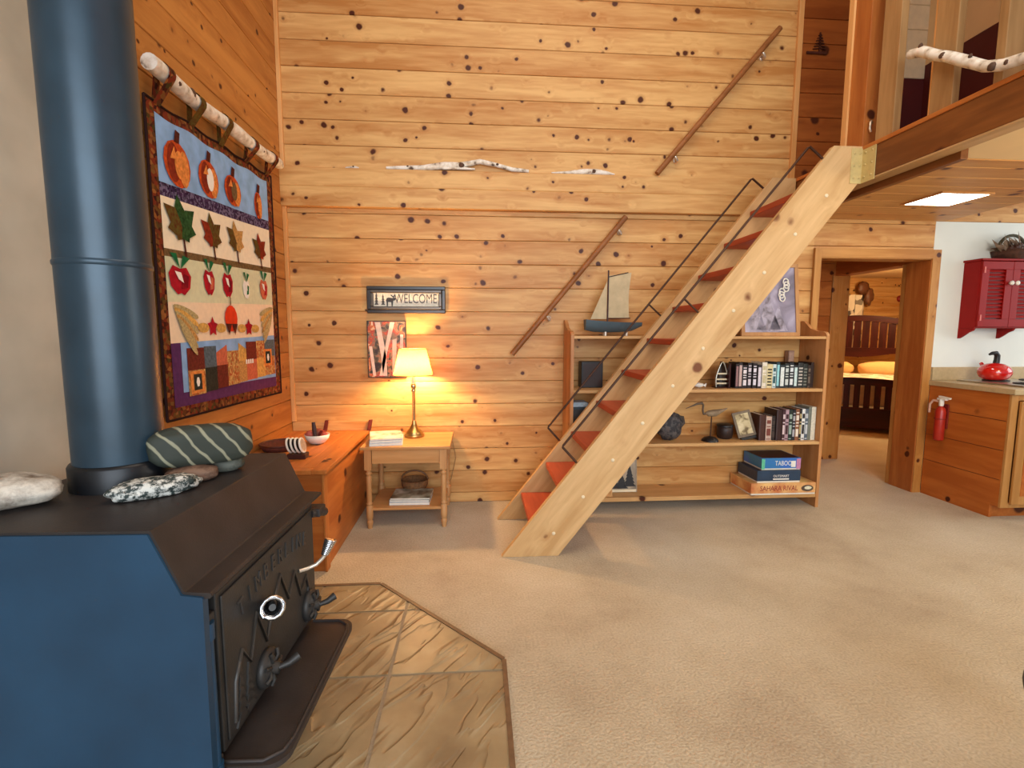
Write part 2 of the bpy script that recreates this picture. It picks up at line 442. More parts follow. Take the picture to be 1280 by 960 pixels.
# ledge beam across the back wall, corner mouldings, vertical edge trim
tb = MB()
for a, b in ((2.308, 2.452), (2.452, 2.585)):
    tb.prism([(D, a), (D - .047, a), (D - .05, a + .004), (D - .05, b - .004), (D - .047, b), (D, b)], 'X', XL, 2.30, bid=rnd.random())
struct('trim_1', tb, M['pine_x'])
t2 = MB(); t2.box(XL, XL + .028, D - .028, D, 2.585, 5.0); struct('trim_2', t2, M['pine_trim'], .003)
t3 = MB(); t3.box(XL, XL + .028, D - .028, D, .685, 2.308); struct('trim_3', t3, M['pine_trim'], .003)
t4 = MB(); t4.box(2.498, 2.538, D - .025, D, 2.585, 5.0); struct('trim_4', t4, M['pine_trim'], .003)

# cement heat shield behind the stove
sh = MB(); sh.box(XL + .001, XL + .03, -1.2, 1.985, 0, 4.6)
tag(sh.build('heat_shield', M['cement'], None, bevel=.004), 'grey cement heat shield panel on the left wall behind the stove pipe', 'heat shield')

# ceilings
cl = MB(); cl.grid(lambda u, v: (-1.5 + u * 12.0, -1.2 + v * 5.2, 5.0), 2, 2, smooth=False, flip=True); struct('ceiling', cl, M['pine_x'])
lc = MB()
ys = [2.518]
while ys[-1] < D - .03: ys.append(min(D, (2.635 if len(ys) == 1 else ys[-1] + .172)))
ys[-1] = D
for a, b in zip(ys[:-1], ys[1:]):
    lc.prism([(a, 2.317), (a, 2.303), (a + .006, 2.297), (b - .006, 2.297), (b, 2.303), (b, 2.317)], 'X', 2.40, 3.86, bid=rnd.random())
struct('ceiling_loft', lc, M['ceil_x'])
lp = MB(); lp.box(2.402, 3.86, -1.5, 2.517, 2.301, 2.318); struct('ceiling_panel', lp, M['cream_ceiling'])
lf = MB(); lf.box(2.40, 3.86, -1.5, D, 2.32, 2.46); struct('floor_loft', lf, M['ceil_x'])
# loft edge beam, its nosing, the ledger below
bs_ = MB(); bs_.box(2.307, 2.398, -1.5, D - .002, 2.276, 2.2848); struct('bounce_strip', bs_, M['bounce_y'])  # added strip: floor bounce on the beam's underside put into pale wood
bm = MB(); bm.box(2.306, 2.399, -1.5, D - .002, 2.285, 2.458); struct('trim_5', bm, M['beam_y'], .004)
bn = MB(); bn.box(2.300, 2.44, -1.5, D - .002, 2.4585, 2.482); struct('trim_6', bn, M['orange_y'], .003)
lg = MB(); lg.box(2.415, 2.455, 2.37, D - .002, 2.243, 2.2965); struct('trim_7', lg, M['beam_y'], .003)

# loft back: white shiplap above maroon, side wall
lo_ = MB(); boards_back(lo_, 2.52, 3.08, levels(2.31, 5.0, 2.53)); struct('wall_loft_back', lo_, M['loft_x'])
lr = MB(); lr.grid(lambda u, v: (2.31 + u * 1.4, -1.5 + v * 5.4, 4.99 - .75 * u), 2, 2, smooth=False, flip=True); struct('ceiling_loft_shade', lr, M['cream_ceiling'])  # unseen loft roof, added to shade the loft interior
lq = MB(); lq.box(2.40, 2.42, -1.5, 1.60, 2.4825, 4.9); struct('wall_loft_shade', lq, M['orange_y'])  # unseen wall, added to keep window light out of the loft
lw = MB()
zz = levels(3.40, 5.0, 3.40)
boards_back(lw, 3.08, 3.585, zz)
struct('wall_loft', lw, M['cream'])
lm = MB(); lm.box(3.08, 3.585, D, D + .02, 2.46, 3.398); lm.box(3.586, 3.60, .5, D + .02, 2.46, 3.50); struct('wall_loft_panel', lm, M['maroon'])
l3 = MB(); l3.box(3.586, 3.61, .5, D + .02, 3.502, 5.0); struct('wall_loft_side', l3, M['cream_ceiling'])

# kitchen back wall: white board below, pine above
kw = MB(); kw.box(3.80, 6.6, D, D + .02, 0, 2.297); struct('wall_kitchen', kw, M['white_wall'])
kw2 = MB(); boards_back(kw2, 3.80, 6.6, [2.2975, 2.48, 2.66, 2.84, 3.02], y=D - .006); struct('wall_kitchen_upper', kw2, M['pine_x'])
kc = MB(); kc.box(3.861, 6.6, -.5, D, 2.84, 2.86); struct('ceiling_kitchen', kc, M['white_wall'])

# doorway 1 : cased opening to the hall
OX0, OX1, OH = 2.813, 3.77, 1.985
d1 = MB()
d1.box(OX0 - .062, OX0 - .005, D - .028, D - .0005, 0, OH + .08)
d1.box(OX1 + .006, OX1 + .078, D - .028, D - .0005, 0, OH + .08)
d1j = MB(); d1j.box(OX0 - .02, OX0, D - .020, D + .13, 0, OH); d1j.box(OX1, OX1 + .02, D - .020, D + .21, 0, OH); struct('door_1_jamb', d1j, M['orange_z'], .0015)  # amber pine here: the jamb's shade is put into its colour
struct('door_1', d1, M['casing'], .0015)
d1b = MB()
d1b.box(OX0 - .005, OX1 + .006, D - .028, D - .0005, OH + .006, OH + .08)
d1b.box(OX0, OX1, D - .020, D + .13, OH, OH + .02)
struct('door_1_head', d1b, M['casing_x'], .0015)

# hall, its right wall opening towards the bedroom
hw = MB()
hw.box(2.70, 2.75, D + .02, 5.05, 0, 2.3)
struct('wall_hall_left', hw, M['orange_y'])
he = MB(); boards_back(he, 2.75, 3.80, levels(0, 2.3, .1), y=5.0); struct('wall_hall_end', he, M['orange_x'])
d2 = MB()
d2.box(3.80, 3.96, 4.985, 5.06, 0, 1.98)            # far jamb, faces the camera
d2.box(3.775, 3.96, D + .215, D + .26, 0, 1.98)     # near jamb
d2.box(3.765, 3.80, 4.98, 5.0, 0, 1.98)
struct('door_2', d2, M['casing'], .004)
d2h = MB(); d2h.box(3.80, 3.96, 4.15, 5.06, 1.98, 2.3); d2h.box(3.80, 3.96, D + .02, 4.15, 1.981, 2.3); struct('door_2_head', d2h, M['orange_y'], .003)
hc = MB(); hc.box(2.70, 3.80, D + .02, 5.06, 2.3, 2.32); struct('ceiling_hall', hc, M['ceil_x'])

# bedroom
bw = MB(); boards_back(bw, 3.0, 9.6, levels(0, 2.4, .05), y=8.75); struct('wall_bedroom_back', bw, M['pine_x'])
bw2 = MB(); bw2.box(9.6, 9.65, D + .02, 8.75, 0, 2.4); struct('wall_bedroom_right', bw2, M['pine_y'])
bw3 = MB(); bw3.box(3.965, 9.6, D + .021, D + .06, 0, 2.4); struct('wall_bedroom_front', bw3, M['orange_x'])
bw4 = MB(); bw4.box(3.90, 3.96, 5.065, 8.75, 0, 2.4); struct('wall_bedroom_left', bw4, M['orange_y'])
bc = MB(); bc.box(3.90, 9.65, D + .02, 8.8, 2.4, 2.42); struct('ceiling_bedroom', bc, M['cream_ceiling'])


# ---------------------------------------------------------------- hearth
HZ = .03
hp = [(-1.398, 2.545), (-.521, 2.545), (.10, 1.89), (.095, .55), (-1.398, .55)]
hearth = thing('hearth_pad', 'tan slate tile hearth with clipped corner and wood edging under the stove', 'hearth', (-.7, 1.5, 0))
def clip(poly, ax, lo, hi):
    for sgn, lim in ((1, lo), (-1, -hi)):
        out = []
        for i in range(len(poly)):
            a, b = poly[i], poly[(i + 1) % len(poly)]
            da, db = sgn * a[ax] - lim, sgn * b[ax] - lim
            if da >= 0: out.append(a)
            if (da >= 0) != (db >= 0):
                t = da / (da - db); out.append((a[0] + t * (b[0] - a[0]), a[1] + t * (b[1] - a[1])))
        poly = out
        if len(poly) < 3: return []
    return poly
mb = MB(); mb.prism(hp, 'Z', .001, HZ - .004); mb.build('grout_bed', M['grout'], hearth)
xs = [-1.425, -.81, -.349, .2]; yy = [.45, .91, 1.37, 1.829, 2.286, 2.60]
mb = MB()
for i in range(3):
    for j in range(5):
        g = .007
        # diagonal tile of the clipped corner runs whole across
        p = clip(hp, 0, xs[i] + g, xs[i + 1] - g); p = clip(p, 1, yy[j] + g, yy[j + 1] - g) if p else []
        if len(p) > 2: mb.prism(p, 'Z', HZ - .0035, HZ, bid=rnd.random())
mb.build('slate_tiles', M['slate'], hearth, bevel=.002)
mb = MB()
for (ax, ay), (bx, by) in zip(hp[:4][:-1], hp[1:4]):
    d = Vector((bx - ax, by - ay)); L = d.length; d /= L; n = Vector((d.y, -d.x)) * -1
    a = Vector((ax, ay)) ; b = Vector((bx, by)); o = n * .018
    mb.prism([tuple(a), tuple(b), tuple(b + o), tuple(a + o)], 'Z', .0, HZ + .004)
mb.build('wood_edging', M['edging'], hearth, bevel=.003)

# ---------------------------------------------------------------- stove (local frame: x = front, y = along the front, origin on the hearth)
SA = math.atan2(.026, .689)
SO = (-.695, 1.41)
def SW(u, v, z):
    return (SO[0] + u * math.cos(SA) + v * math.sin(SA), SO[1] - u * math.sin(SA) + v * math.cos(SA), z)
stove = thing('wood_stove', 'dark blue and black wood stove with a sloped stepped top on the slate hearth', 'wood stove', (SO[0], SO[1], HZ), -SA)
hz = HZ
W = .345
side = [(-.50, .12), (.088, .12), (.098, .20), (.105, .34), (.108, .800), (.062, .806), (.0, .945), (-.50, .945)]
side = [(u, z - hz) for u, z in side]
mb = MB()
mb.prism(side, 'Y', -W, -W + .02); mb.prism([(min(u, .06), z) for u, z in side], 'Y', W - .02, W)
mb.box(-.50, -.48, -W + .02, W - .02, .12 - hz, .94 - hz)
mb.box(-.48, .085, -W + .02, W - .02, .12 - hz, .14 - hz)
mb.build('body', M['steel_blue'], stove, local=True, bevel=.004)
mb = MB()
top = [(-.51, .938), (-.003, .938), (.060, .795), (.120, .795), (.125, .800), (.122, .808), (.066, .811), (.004, .951), (-.51, .951)]
mb.prism([(u, z - hz) for u, z in top], 'Y', -W + .006, W + .003)
mb.build('top_plate', M['cast'], stove, local=True, bevel=.003)
mb = MB()
mb.box(-.02, .070, -W + .02, W - .02, .335 - hz, .79 - hz)
mb.build('front_frame', M['collar'], stove, local=True)
# door with arched relief
dr = MB()
dr.box(.078, .100, -.285, .318, .375 - hz, .776 - hz)
dr.box(.100, .106, -.27, .303, .392 - hz, .762 - hz)
door = dr.build('stove_door', M['cast_door'], stove, local=True, bevel=.006)
rl = MB()
def ridge(pts, w=.006):
    rl.tube([(.107, y, z - hz) for y, z in pts], w, 6)
ridge([(-.245, .42), (-.235, .52), (-.20, .58), (-.16, .52), (-.12, .63), (-.07, .52), (-.02, .60), (.03, .66), (.08, .56), (.13, .62), (.17, .52), (.22, .56), (.26, .44)], .006)
for y0, z0, h in ((-.215, .40, .15), (-.175, .40, .12), (.235, .40, .12)):
    for k in range(5):
        w = .028 * (1 - k / 5.5); rl.prism([(y0 - w, z0 + h * k / 5 - hz), (y0 + w, z0 + h * k / 5 - hz), (y0, z0 + h * (k + 1.4) / 5 - hz)], 'X', .104, .111)
rl.build('mountain_relief', M['cast_hi'], door, local=True)
# arched TIMBERLINE lettering
LM = Matrix(((0, 0, 1), (1, 0, 0), (0, 1, 0)))    # text in the local YZ plane facing +X
for i, ch in enumerate('TIMBERLINE'):
    t = (i - 4.5) / 4.5
    yv = .015 + t * .205; zv = .705 - .028 * t * t + .01
    lettering(ch, .066, Matrix.Translation((.1065, yv, zv - hz)) @ LM.to_4x4() @ Matrix.Rotation(-t * .22, 4, 'Z'), M['cast_hi'], door, 'letter', .003, .72, local=True)
# hinge pin
mb = MB(); mb.tube([(.094, -.316, .36 - hz), (.094, -.316, .70 - hz)], .0135, 14); mb.tube([(.094, -.316, .685 - hz), (.094, -.316, .725 - hz)], .017, 14); mb.tube([(.094, -.316, .33 - hz), (.094, -.316, .375 - hz)], .018, 14)
mb.build('hinge_pin', M['steel_blue'], stove, local=True)
for z_ in (.70, .34):
    mb = MB(); mb.box(.072, .1, -.3245, -.29, z_ - hz, z_ + .04 - hz); mb.build('hinge_lug', M['cast_door'], stove, local=True, bevel=.003)
mb = MB()
mb.tube([(.10, .30, .745 - hz), (.118, .335, .74 - hz), (.122, .375, .725 - hz)], .016, 10); mb.box(.07, .13, .31, .372, .727 - hz, .757 - hz)
mb.build('latch_lug', M['cast'], stove, local=True, bevel=.004)
# spinning draft caps
for v, z in ((-.085, .448), (.232, .448)):
    k = MB()
    MX = Matrix.Rotation(R(90), 3, 'Y')
    k.lathe([(.0, -.004), (.052, -.002), (.052, .012), (.044, .02), (.016, .024), (.016, .04), (0.0, .042)], (.106, v, z - hz), 24, M=MX)
    for j in range(7):
        a = 2 * PI * j / 7
        k.tube([(.128, v + .016 * math.cos(a), z - hz + .016 * math.sin(a)), (.134, v + .032 * math.cos(a), z - hz + .032 * math.sin(a)), (.128, v + .047 * math.cos(a), z - hz + .047 * math.sin(a))], .006, 6)
    k.tube([(.145, v, z - hz), (.168, v + .012, z - hz + .004), (.188, v + .03, z - hz + .014)], [.008, .010, .013], 8)
    k.build('draft_cap', M['cast_door'], stove, local=True)
# coil handle seen end on, and lever with coil grip
def coil(path_a, path_b, r0, r1, turns, wire):
    a, b = Vector(path_a), Vector(path_b); t = (b - a).normalized(); s1 = t.orthogonal().normalized(); s2 = t.cross(s1)
    n = int(turns * 12); pts = []
    for i in range(n + 1):
        f = i / n; an = 2 * PI * turns * f; r = r0 + (r1 - r0) * f
        pts.append(a + (b - a) * f + r * (math.cos(an) * s1 + math.sin(an) * s2))
    return pts
hd = MB(); hd.tube([(.10, -.055, .618 - hz), (.122, -.062, .622 - hz), (.135, -.084, .632 - hz), (.155, -.128, .649 - hz)], .009, 10); hl = hd.build('door_handle', M['cast_door'], stove, local=True)
mb = MB(); mb.tube(coil((.122, -.060, .622 - hz), (.162, -.142, .655 - hz), .018, .028, 7, 0), .006, 6); mb.build('spring_grip', M['chrome'], hl, local=True)
hd = MB(); hd.tube([(.106, .17, .60 - hz), (.125, .19, .598 - hz), (.15, .205, .605 - hz), (.168, .213, .622 - hz), (.178, .217, .636 - hz)], .0065, 8); hl = hd.build('latch_lever', M['white_metal'], stove, local=True)
mb = MB(); p0, p1 = Vector((.174, .216, .632 - hz)), Vector((.192, .230, .680 - hz))
mb.tube(coil(p0, p1, .008, .0165, 9, 0), .0045, 6); mb.tube([p0, p0.lerp(p1, .5), p1], [.006, .012, .0155], 10); mb.build('spring_grip', M['chrome'], hl, local=True)
# ash shelf
mb = MB()
def rr(x0, x1, y0, y1, r):
    p = [(x0, y0)]
    for k in range(7): a = -PI / 2 + k * PI / 12; p.append((x1 - r + r * math.cos(a), y0 + r + r * math.sin(a)))
    for k in range(7): a = k * PI / 12; p.append((x1 - r + r * math.cos(a), y1 - r + r * math.sin(a)))
    return p + [(x0, y1)]
mb.prism(rr(.06, .245, -.300, .300, .05), 'Z', .337 - hz, .352 - hz)
for pts in ([(.10, .288), (.19, .288), (.226, .262), (.235, .22), (.235, -.22), (.226, -.262), (.19, -.288), (.10, -.288)],):
    mb.tube([(x, y, .354 - hz) for x, y in pts], .0055, 6)
mb.build('ash_shelf', M['cast'], stove, local=True, bevel=.003)
mb = MB(); mb.box(.06, .105, -.32, .315, .20 - hz, .335 - hz); mb.build('lower_front', M['steel_blue'], stove, local=True, bevel=.004)
for u, v in ((-.44, -.29), (-.44, .29), (.04, -.29), (.04, .29)):
    mb = MB(); mb.prism([(u - .04, .105), (u + .04, .105), (u + .025, .0), (u - .025, .0)], 'Y', v - .03, v + .03); mb.build('leg', M['cast'], stove, local=True, bevel=.004)

pipe = thing('stove_pipe', 'blue black round stove pipe rising from the stove top', 'stove pipe', (-1.01, 1.44, .9512))
mb = MB(); mb.lathe([(.106, .96), (.106, 1.575)], (-1.01, 1.44, 0), 48); mb.lathe([(.1065, 1.55), (.109, 1.554), (.109, 1.562), (.1065, 1.566)], (-1.01, 1.44, 0), 48, caps=False)
mb.lathe([(.1058, 1.57), (.1058, 2.36)], (-1.01, 1.44, 0), 48)
mb.lathe([(.1065, 2.335), (.109, 2.339), (.109, 2.347), (.1065, 2.351)], (-1.01, 1.44, 0), 48, caps=False); mb.lathe([(.106, 2.35), (.106, 4.9)], (-1.01, 1.44, 0), 48)
mb.build('flue', M['pipe_blue'], pipe)
mb = MB(); mb.lathe([(.117, .9512), (.117, 1.013), (.113, 1.02), (.107, 1.022)], (-1.01, 1.44, 0), 48); mb.build('collar', M['collar'], pipe)

# stones on the stove
def stone(name, label, c, rad, mat, seed, rz=0, amp=.16, tilt=(0, 0), group='stones on the stove', pw=.85):
    t = MB(); Mx = Matrix.Rotation(rz, 3, 'Z') @ Matrix.Rotation(tilt[0], 3, 'Y') @ Matrix.Rotation(tilt[1], 3, 'X')
    t.blob((0, 0, 0), rad, amp, 1.5, seed, M=Mx, pw=pw)
    zmin = min(v[2] for v in t.v); zc = c[2] - zmin
    # flatten underside a little
    t.v = [(v[0], v[1], max(v[2], zmin + rad[2] * .12)) for v in t.v]
    zmin = min(v[2] for v in t.v); zc = c[2] - zmin
    o = t.build(name, mat, None); o.location = (c[0], c[1], zc + .0003)
    return tag(o, label, 'stone', group)
ST = .951
stone('stone', 'pale grey and white stone at the left end of the stove top', (-1.145, 1.25, ST), (.098, .07, .040), rock('pale granite', (112, 98, 84), (206, 198, 184), 14, .35, .62), 3, R(25))
stone('stone', 'black and white speckled flat stone in front of the stove pipe', (-.845, 1.315, ST), (.098, .048, .026), rock('speckled granite', (40, 52, 50), (206, 206, 198), 58, .46, .56), 11, R(38), .2)
stone('stone', 'small brown stone between the speckled and the grey green stones', (-.815, 1.432, ST), (.068, .040, .024), rock('brown stone', (88, 64, 50), (124, 96, 78), 12), 5, R(34), .1)
stone('stone', 'smooth grey green stone under the striped boulder', (-.785, 1.545, ST), (.058, .038, .026), rock('grey green stone', (62, 66, 58), (96, 98, 88), 10), 8, R(20), .06)
stone('stone', 'big dark green stone with pale diagonal stripes beside the stove pipe', (-.808, 1.482, ST + .042), (.132, .046, .060), rock('striped green stone', (44, 50, 42), (140, 138, 114), 20, stripes=True), 21, R(38), .07, (R(2), 0), pw=.62)

# ---------------------------------------------------------------- quilt on its birch pole
quilt = thing('hanging_quilt', 'patchwork autumn quilt of pumpkins leaves apples and houses on the left wall', 'quilt', (XL + .02, 2.95, .95))
QX = XL + .022
def qx(y, z, lift=0):
    return QX + .006 + .0045 * math.sin(y * 5.1 + 1) * (1.1 - (z - .95) / 2.2) + lift * 1.6
def zt(y): s = (y - 2.30) / 1.3; return 2.385 + .055 * s - .012 * math.sin(s * 4 * PI) ** 2
def zb(y): s = (y - 2.30) / 1.3; return .972 - .025 * s
fabs = [calico('floral border cloth', [(90, 40, 26), (52, 26, 22), (150, 96, 50), (70, 60, 30), (120, 50, 30)], 55),   #0
        fab('sky blue cloth', (138, 176, 222), .16, 14),                                     #1
        calico('purple print cloth', [(44, 26, 52), (70, 48, 84), (30, 20, 40), (110, 100, 130)], 90),  #2
        fab('ivory cloth', (240, 228, 200), .05), fab('brown print strip', (112, 88, 56), .3, 60),        #3,4
        fab('pale green cloth', (212, 214, 178), .06), fab('pale peach cloth', (240, 216, 184), .05),     #5,6
        fab('purple cloth', (88, 48, 92), .15), calico('tan patch print', [(190, 150, 90), (150, 104, 60), (214, 180, 110), (170, 90, 50)], 70),  #7,8
        fab('dark patch cloth', (104, 44, 34), .3, 80), fab('teal grey patch', (84, 98, 108), .3, 80), fab('rose patch', (196, 104, 74), .2, 60), #9,10,11
        fab('rust cloth', (186, 76, 34), .3, 50), fab('orange cloth', (216, 134, 66), .3, 60), fab('dark rust cloth', (130, 46, 26), .3, 50),      #12,13,14
        fab('leaf green cloth', (44, 76, 40), .5, 70), fab('leaf brown cloth', (124, 58, 30), .5, 70, (96, 90, 40)), fab('gold print', (184, 140, 80), .4, 90), #15,16,17
        fab('apple red', (164, 26, 40), .2, 40), fab('deep red', (120, 18, 32), .2, 40), fab('stem green', (30, 104, 62), .2, 40), fab('white patch', (240, 236, 226), .03), #18..21
        fab('corn husk cloth', (176, 158, 110), .35, 90), fab('scarlet cloth', (216, 62, 28), .1, 30), fab('brown cap cloth', (80, 36, 26), .3, 60), fab('mustard', (206, 160, 84), .3, 60), #22..25
        fab('house pane', (48, 50, 44), .3, 80)]                                              #26
q = MB()
def strip(y0, y1, f0, f1, mi, lift, nu=60, nv=6):
    q.grid(lambda u, v: (qx(y0 + u * (y1 - y0), f0(y0 + u * (y1 - y0)), lift), y0 + u * (y1 - y0),
                         f0(y0 + u * (y1 - y0)) * (1 - v) + f1(y0 + u * (y1 - y0)) * v), nu, nv, mi)
ya, yb = 2.30, 3.60
strip(ya, yb, zb, zt, 0, 0, 80, 30)                                    # border ground
def lv(zl, zr): return lambda y: zl + (zr - zl) * (y - 2.355) / 1.16
ia, ib = 2.36, 3.525
strip(ia, ib, lv(2.045, 2.125), lambda y: zt(y) - .045, 1, .002)
strip(ia, ib, lv(1.985, 2.065), lv(2.045, 2.125), 2, .002)
strip(ia, ib, lv(1.755, 1.815), lv(1.985, 2.065), 3, .002)
strip(ia, ib, lv(1.72, 1.78), lv(1.755, 1.815), 4, .002)
strip(ia, ib, lv(1.515, 1.565), lv(1.72, 1.78), 5, .002)
strip(ia, ib, lv(1.325, 1.355), lv(1.515, 1.565), 6, .002)
strip(ia, ib, lambda y: zb(y) + .055, lv(1.325, 1.355), 7, .002)
strip(ia + .07, ib - .005, lambda y: zb(y) + .12, lv(1.325, 1.355), 1, .0028)
q.build('quilt_top', fabs, quilt)
q = MB()
q.nm = ''
def motif(name):
    global q
    if q.v: q.build(q.nm, fabs, quilt)
    q = MB(); q.nm = name
def patch(pts, mi, lift=.005):
    q.add([(qx(y, z, lift), y, z) for y, z in pts], [tuple(range(len(pts)))], mi=mi)
def ell(cy, cz, ry, rz, n=14, a0=0, a1=2 * PI):
    return [(cy + ry * math.cos(a0 + (a1 - a0) * k / n), cz + rz * math.sin(a0 + (a1 - a0) * k / n)) for k in range(n + (0 if a1 - a0 > 6 else 1))]
def fix(pts):
    ar = sum(pts[i][0] * pts[(i + 1) % len(pts)][1] - pts[(i + 1) % len(pts)][0] * pts[i][1] for i in range(len(pts)))
    return pts if ar > 0 else pts[::-1]
def P_(pts, mi, lift=.005): patch(fix(pts), mi, lift)
for cy, cz, w, h, hl in ((2.50, 2.16, .105, .105, 13), (2.775, 2.175, .10, .095, 21), (3.04, 2.19, .10, .085, 4), (3.37, 2.19, .055, .085, 13)):
    motif('pumpkin_patch'); P_(ell(cy, cz, w, h), 12); P_(ell(cy - w * .3, cz, w * .45, h * .85), 14, .006); P_(ell(cy + w * .45, cz - .01, w * .4, h * .8), 13, .0065)
    P_(ell(cy + .01, cz, w * .35, h * .62), hl, .007); P_([(cy - w * .6, cz + .01), (cy - w * .25, cz + h * .7), (cy - w * .1, cz + .02)], 13, .0075)
    P_([(cy - .02, cz + h * .93), (cy + .02, cz + h * .93), (cy + .03, cz + h + .045), (cy - .005, cz + h + .05)], 24, .006)
for k, (cy, cz, s) in enumerate(((2.50, 1.88, .155), (2.775, 1.885, .13), (3.045, 1.905, .13), (3.36, 1.905, .12))):
    motif('leaf_patch'); cols = ((15, 16), (16, 14), (17, 16), (14, 16))[k]
    for j, (an, L) in enumerate(((100, 1.0), (150, 1.05), (40, 1.0), (195, .8), (-10, .8), (240, .6), (-55, .6))):
        a = R(an); d = (math.cos(a), math.sin(a)); n = (-d[1], d[0]); Lq = s * L * .92
        P_([(cy + n[0] * s * .05, cz + n[1] * s * .05 - .01), (cy + d[0] * Lq * .5 + n[0] * s * .27, cz + d[1] * Lq * .5 + n[1] * s * .27), (cy + d[0] * Lq, cz + d[1] * Lq),
            (cy + d[0] * Lq * .5 - n[0] * s * .27, cz + d[1] * Lq * .5 - n[1] * s * .27), (cy - n[0] * s * .05, cz - n[1] * s * .05 - .01)], cols[j % 2], .005 + .0004 * j)
    P_([(cy, cz - .03), (cy + .012, cz - .03), (cy + .03, cz - s * .95), (cy + .015, cz - s * .95)], 24, .005)
for cy, cz, w, h, c1, c2 in ((2.46, 1.625, .088, .072, 18, 19), (2.715, 1.64, .055, .07, 18, 11), (2.915, 1.645, .06, .072, 18, 19), (3.145, 1.64, .045, .06, 21, 20), (3.39, 1.66, .058, .07, 11, 18)):
    motif('apple_patch'); P_([(cy - w, cz + h * .3), (cy - w * .85, cz - h * .5), (cy - w * .3, cz - h), (cy, cz - h * .88), (cy + w * .3, cz - h), (cy + w * .85, cz - h * .5), (cy + w, cz + h * .3), (cy + w * .6, cz + h * .85), (cy, cz + h * .7), (cy - w * .6, cz + h * .85)], c1)
    P_([(cy, cz - h * .6), (cy + w * .6, cz - h * .5), (cy + w * .75, cz + h * .3), (cy + w * .3, cz + h * .4)], c2, .006)
    P_([(cy - w * .5, cz + h * .5), (cy + w * .05, cz + h * .45), (cy + w * .25, cz - h * .2), (cy - w * .2, cz)], 21, .0065)
    P_([(cy, cz + h * .7), (cy - w * .8, cz + h * 1.6), (cy - w * .25, cz + h * 1.65)], 20, .006); P_([(cy + .005, cz + h * .7), (cy + w * .3, cz + h * 1.6), (cy + w * .95, cz + h * 1.5)], 20, .006)
for cy, cz, f in ((2.49, 1.42, 1), (3.41, 1.46, -1)):
    motif('corn_patch')
    for j in range(6):
        dz = .055 - j * .026; a = f * (-.25 - .13 * j)
        c_, s_ = math.cos(a), math.sin(a)
        el = [(cy + x * c_ - z * s_ + .0, cz + dz + x * s_ + z * c_) for x, z in ell(0, 0, .105, .02)]
        P_(el, (22, 25, 22, 17, 22, 22)[j], .005 + .0005 * j)
motif('acorn_patch'); P_(ell(2.93, 1.455, .075, .075), 23, .006)
for dy, mi in ((-.035, 24), (.035, 24)): P_([(2.93 + dy - .035, 1.425), (2.93 + dy + .035, 1.425), (2.93 + dy, 1.36)], mi, .007)
P_([(2.925, 1.53), (2.935, 1.53), (2.938, 1.575), (2.93, 1.575)], 24, .006)
for cy in (2.72, 3.15):
    motif('flower_patch')
    for k in range(5):
        a = R(90 + 72 * k); P_([(cy + .055 * math.cos(a), 1.405 + .055 * math.sin(a)), (cy + .03 * math.cos(a + .7), 1.405 + .03 * math.sin(a + .7)), (cy, 1.405), (cy + .03 * math.cos(a - .7), 1.405 + .03 * math.sin(a - .7))], 18, .0055)
    P_(ell(cy - .09, 1.40, .055, .025), 25); P_(ell(cy + .09, 1.40, .055, .025), 25)
motif('house_patch')
hy = [2.47, 2.62, 2.74, 2.86, 3.0, 3.10, 3.24, 3.36, 3.51]
zr_ = [(1.065, 1.19), (1.19, 1.30)]
pal = [[8, 26, 9, 8, 17, 11, 25, 8], [9, 10, 11, 8, 25, 9, 8, 10]]
for r_, (za, zc_) in enumerate(zr_):
    for k in range(8):
        y0, y1 = hy[k], hy[k + 1]; sh_ = .03 * (y0 - 2.47)
        P_([(y0, za + sh_), (y1, za + sh_), (y1, zc_ + sh_ - (.04 if r_ and k in (3, 4) else 0)), (y0, zc_ + sh_ - (.04 if r_ and k in (2, 3) else 0))], pal[r_][k], .0045)
for y0, z0 in ((2.545, 1.13), (3.40, 1.21)):
    motif('window_patch')
    P_([(y0 - .06, z0 - .055), (y0 + .06, z0 - .055), (y0 + .06, z0 + .055), (y0 - .06, z0 + .055)], 13, .0055)
    P_([(y0 - .035, z0 - .04), (y0 + .035, z0 - .04), (y0 + .035, z0 + .04), (y0 - .035, z0 + .04)], 26, .006)
    P_(ell(y0, z0, .016, .026, 6), 21, .0065)
motif('white_patch')
for k in range(4): P_([(3.08 + k * .028, 1.185), (3.10 + k * .028, 1.185), (3.10 + k * .028, 1.212), (3.08 + k * .028, 1.212)], 21, .007)
q.build(q.nm, fabs, quilt)
q = MB()
for ys_ in (ya, yb): q.tube([(qx(ys_, z, .001), ys_, z) for z in [zb(ys_) + k * (zt(ys_) - zb(ys_)) / 12 for k in range(13)]], .006, 6)
for f in (zb, zt): q.tube([(qx(y, f(y), .001), y, f(y)) for y in [ya + k * .05 for k in range(27)]], .006, 6)
q.build('binding', fab('dark binding', (44, 26, 24)), quilt)
# pole
PY0, PY1 = 2.28, 3.70
def polep(y): return Vector((XL + .066 + .008 * math.sin(y * 6), y, 2.497 + .04 * (y - 2.3) / 1.4 + .008 * math.sin(y * 9)))
for y in (2.375, 2.64, 2.93, 3.23, 3.52):
    lo = MB(); c = polep(y); w = .024
    prof = [(c.x + .0405 * math.cos(a), c.z + .0405 * math.sin(a)) for a in [R(t) for t in range(-40, 221, 20)]]
    prof = [(qx(y, zt(y), .004), zt(y) - .01)] + prof + [(qx(y, zt(y), .0), zt(y) - .01)]
    for (ax_, az_), (bx_, bz_) in zip(prof[:-1], prof[1:]):
        lo.add([(ax_, y - w, az_), (ax_, y + w, az_), (bx_, y + w, bz_), (bx_, y - w, bz_)], [(0, 1, 2, 3)], smooth=True)
    lo.build('hanging_loop', fabs[0] if y < 2.5 or y > 3.1 else fabs[16], quilt)
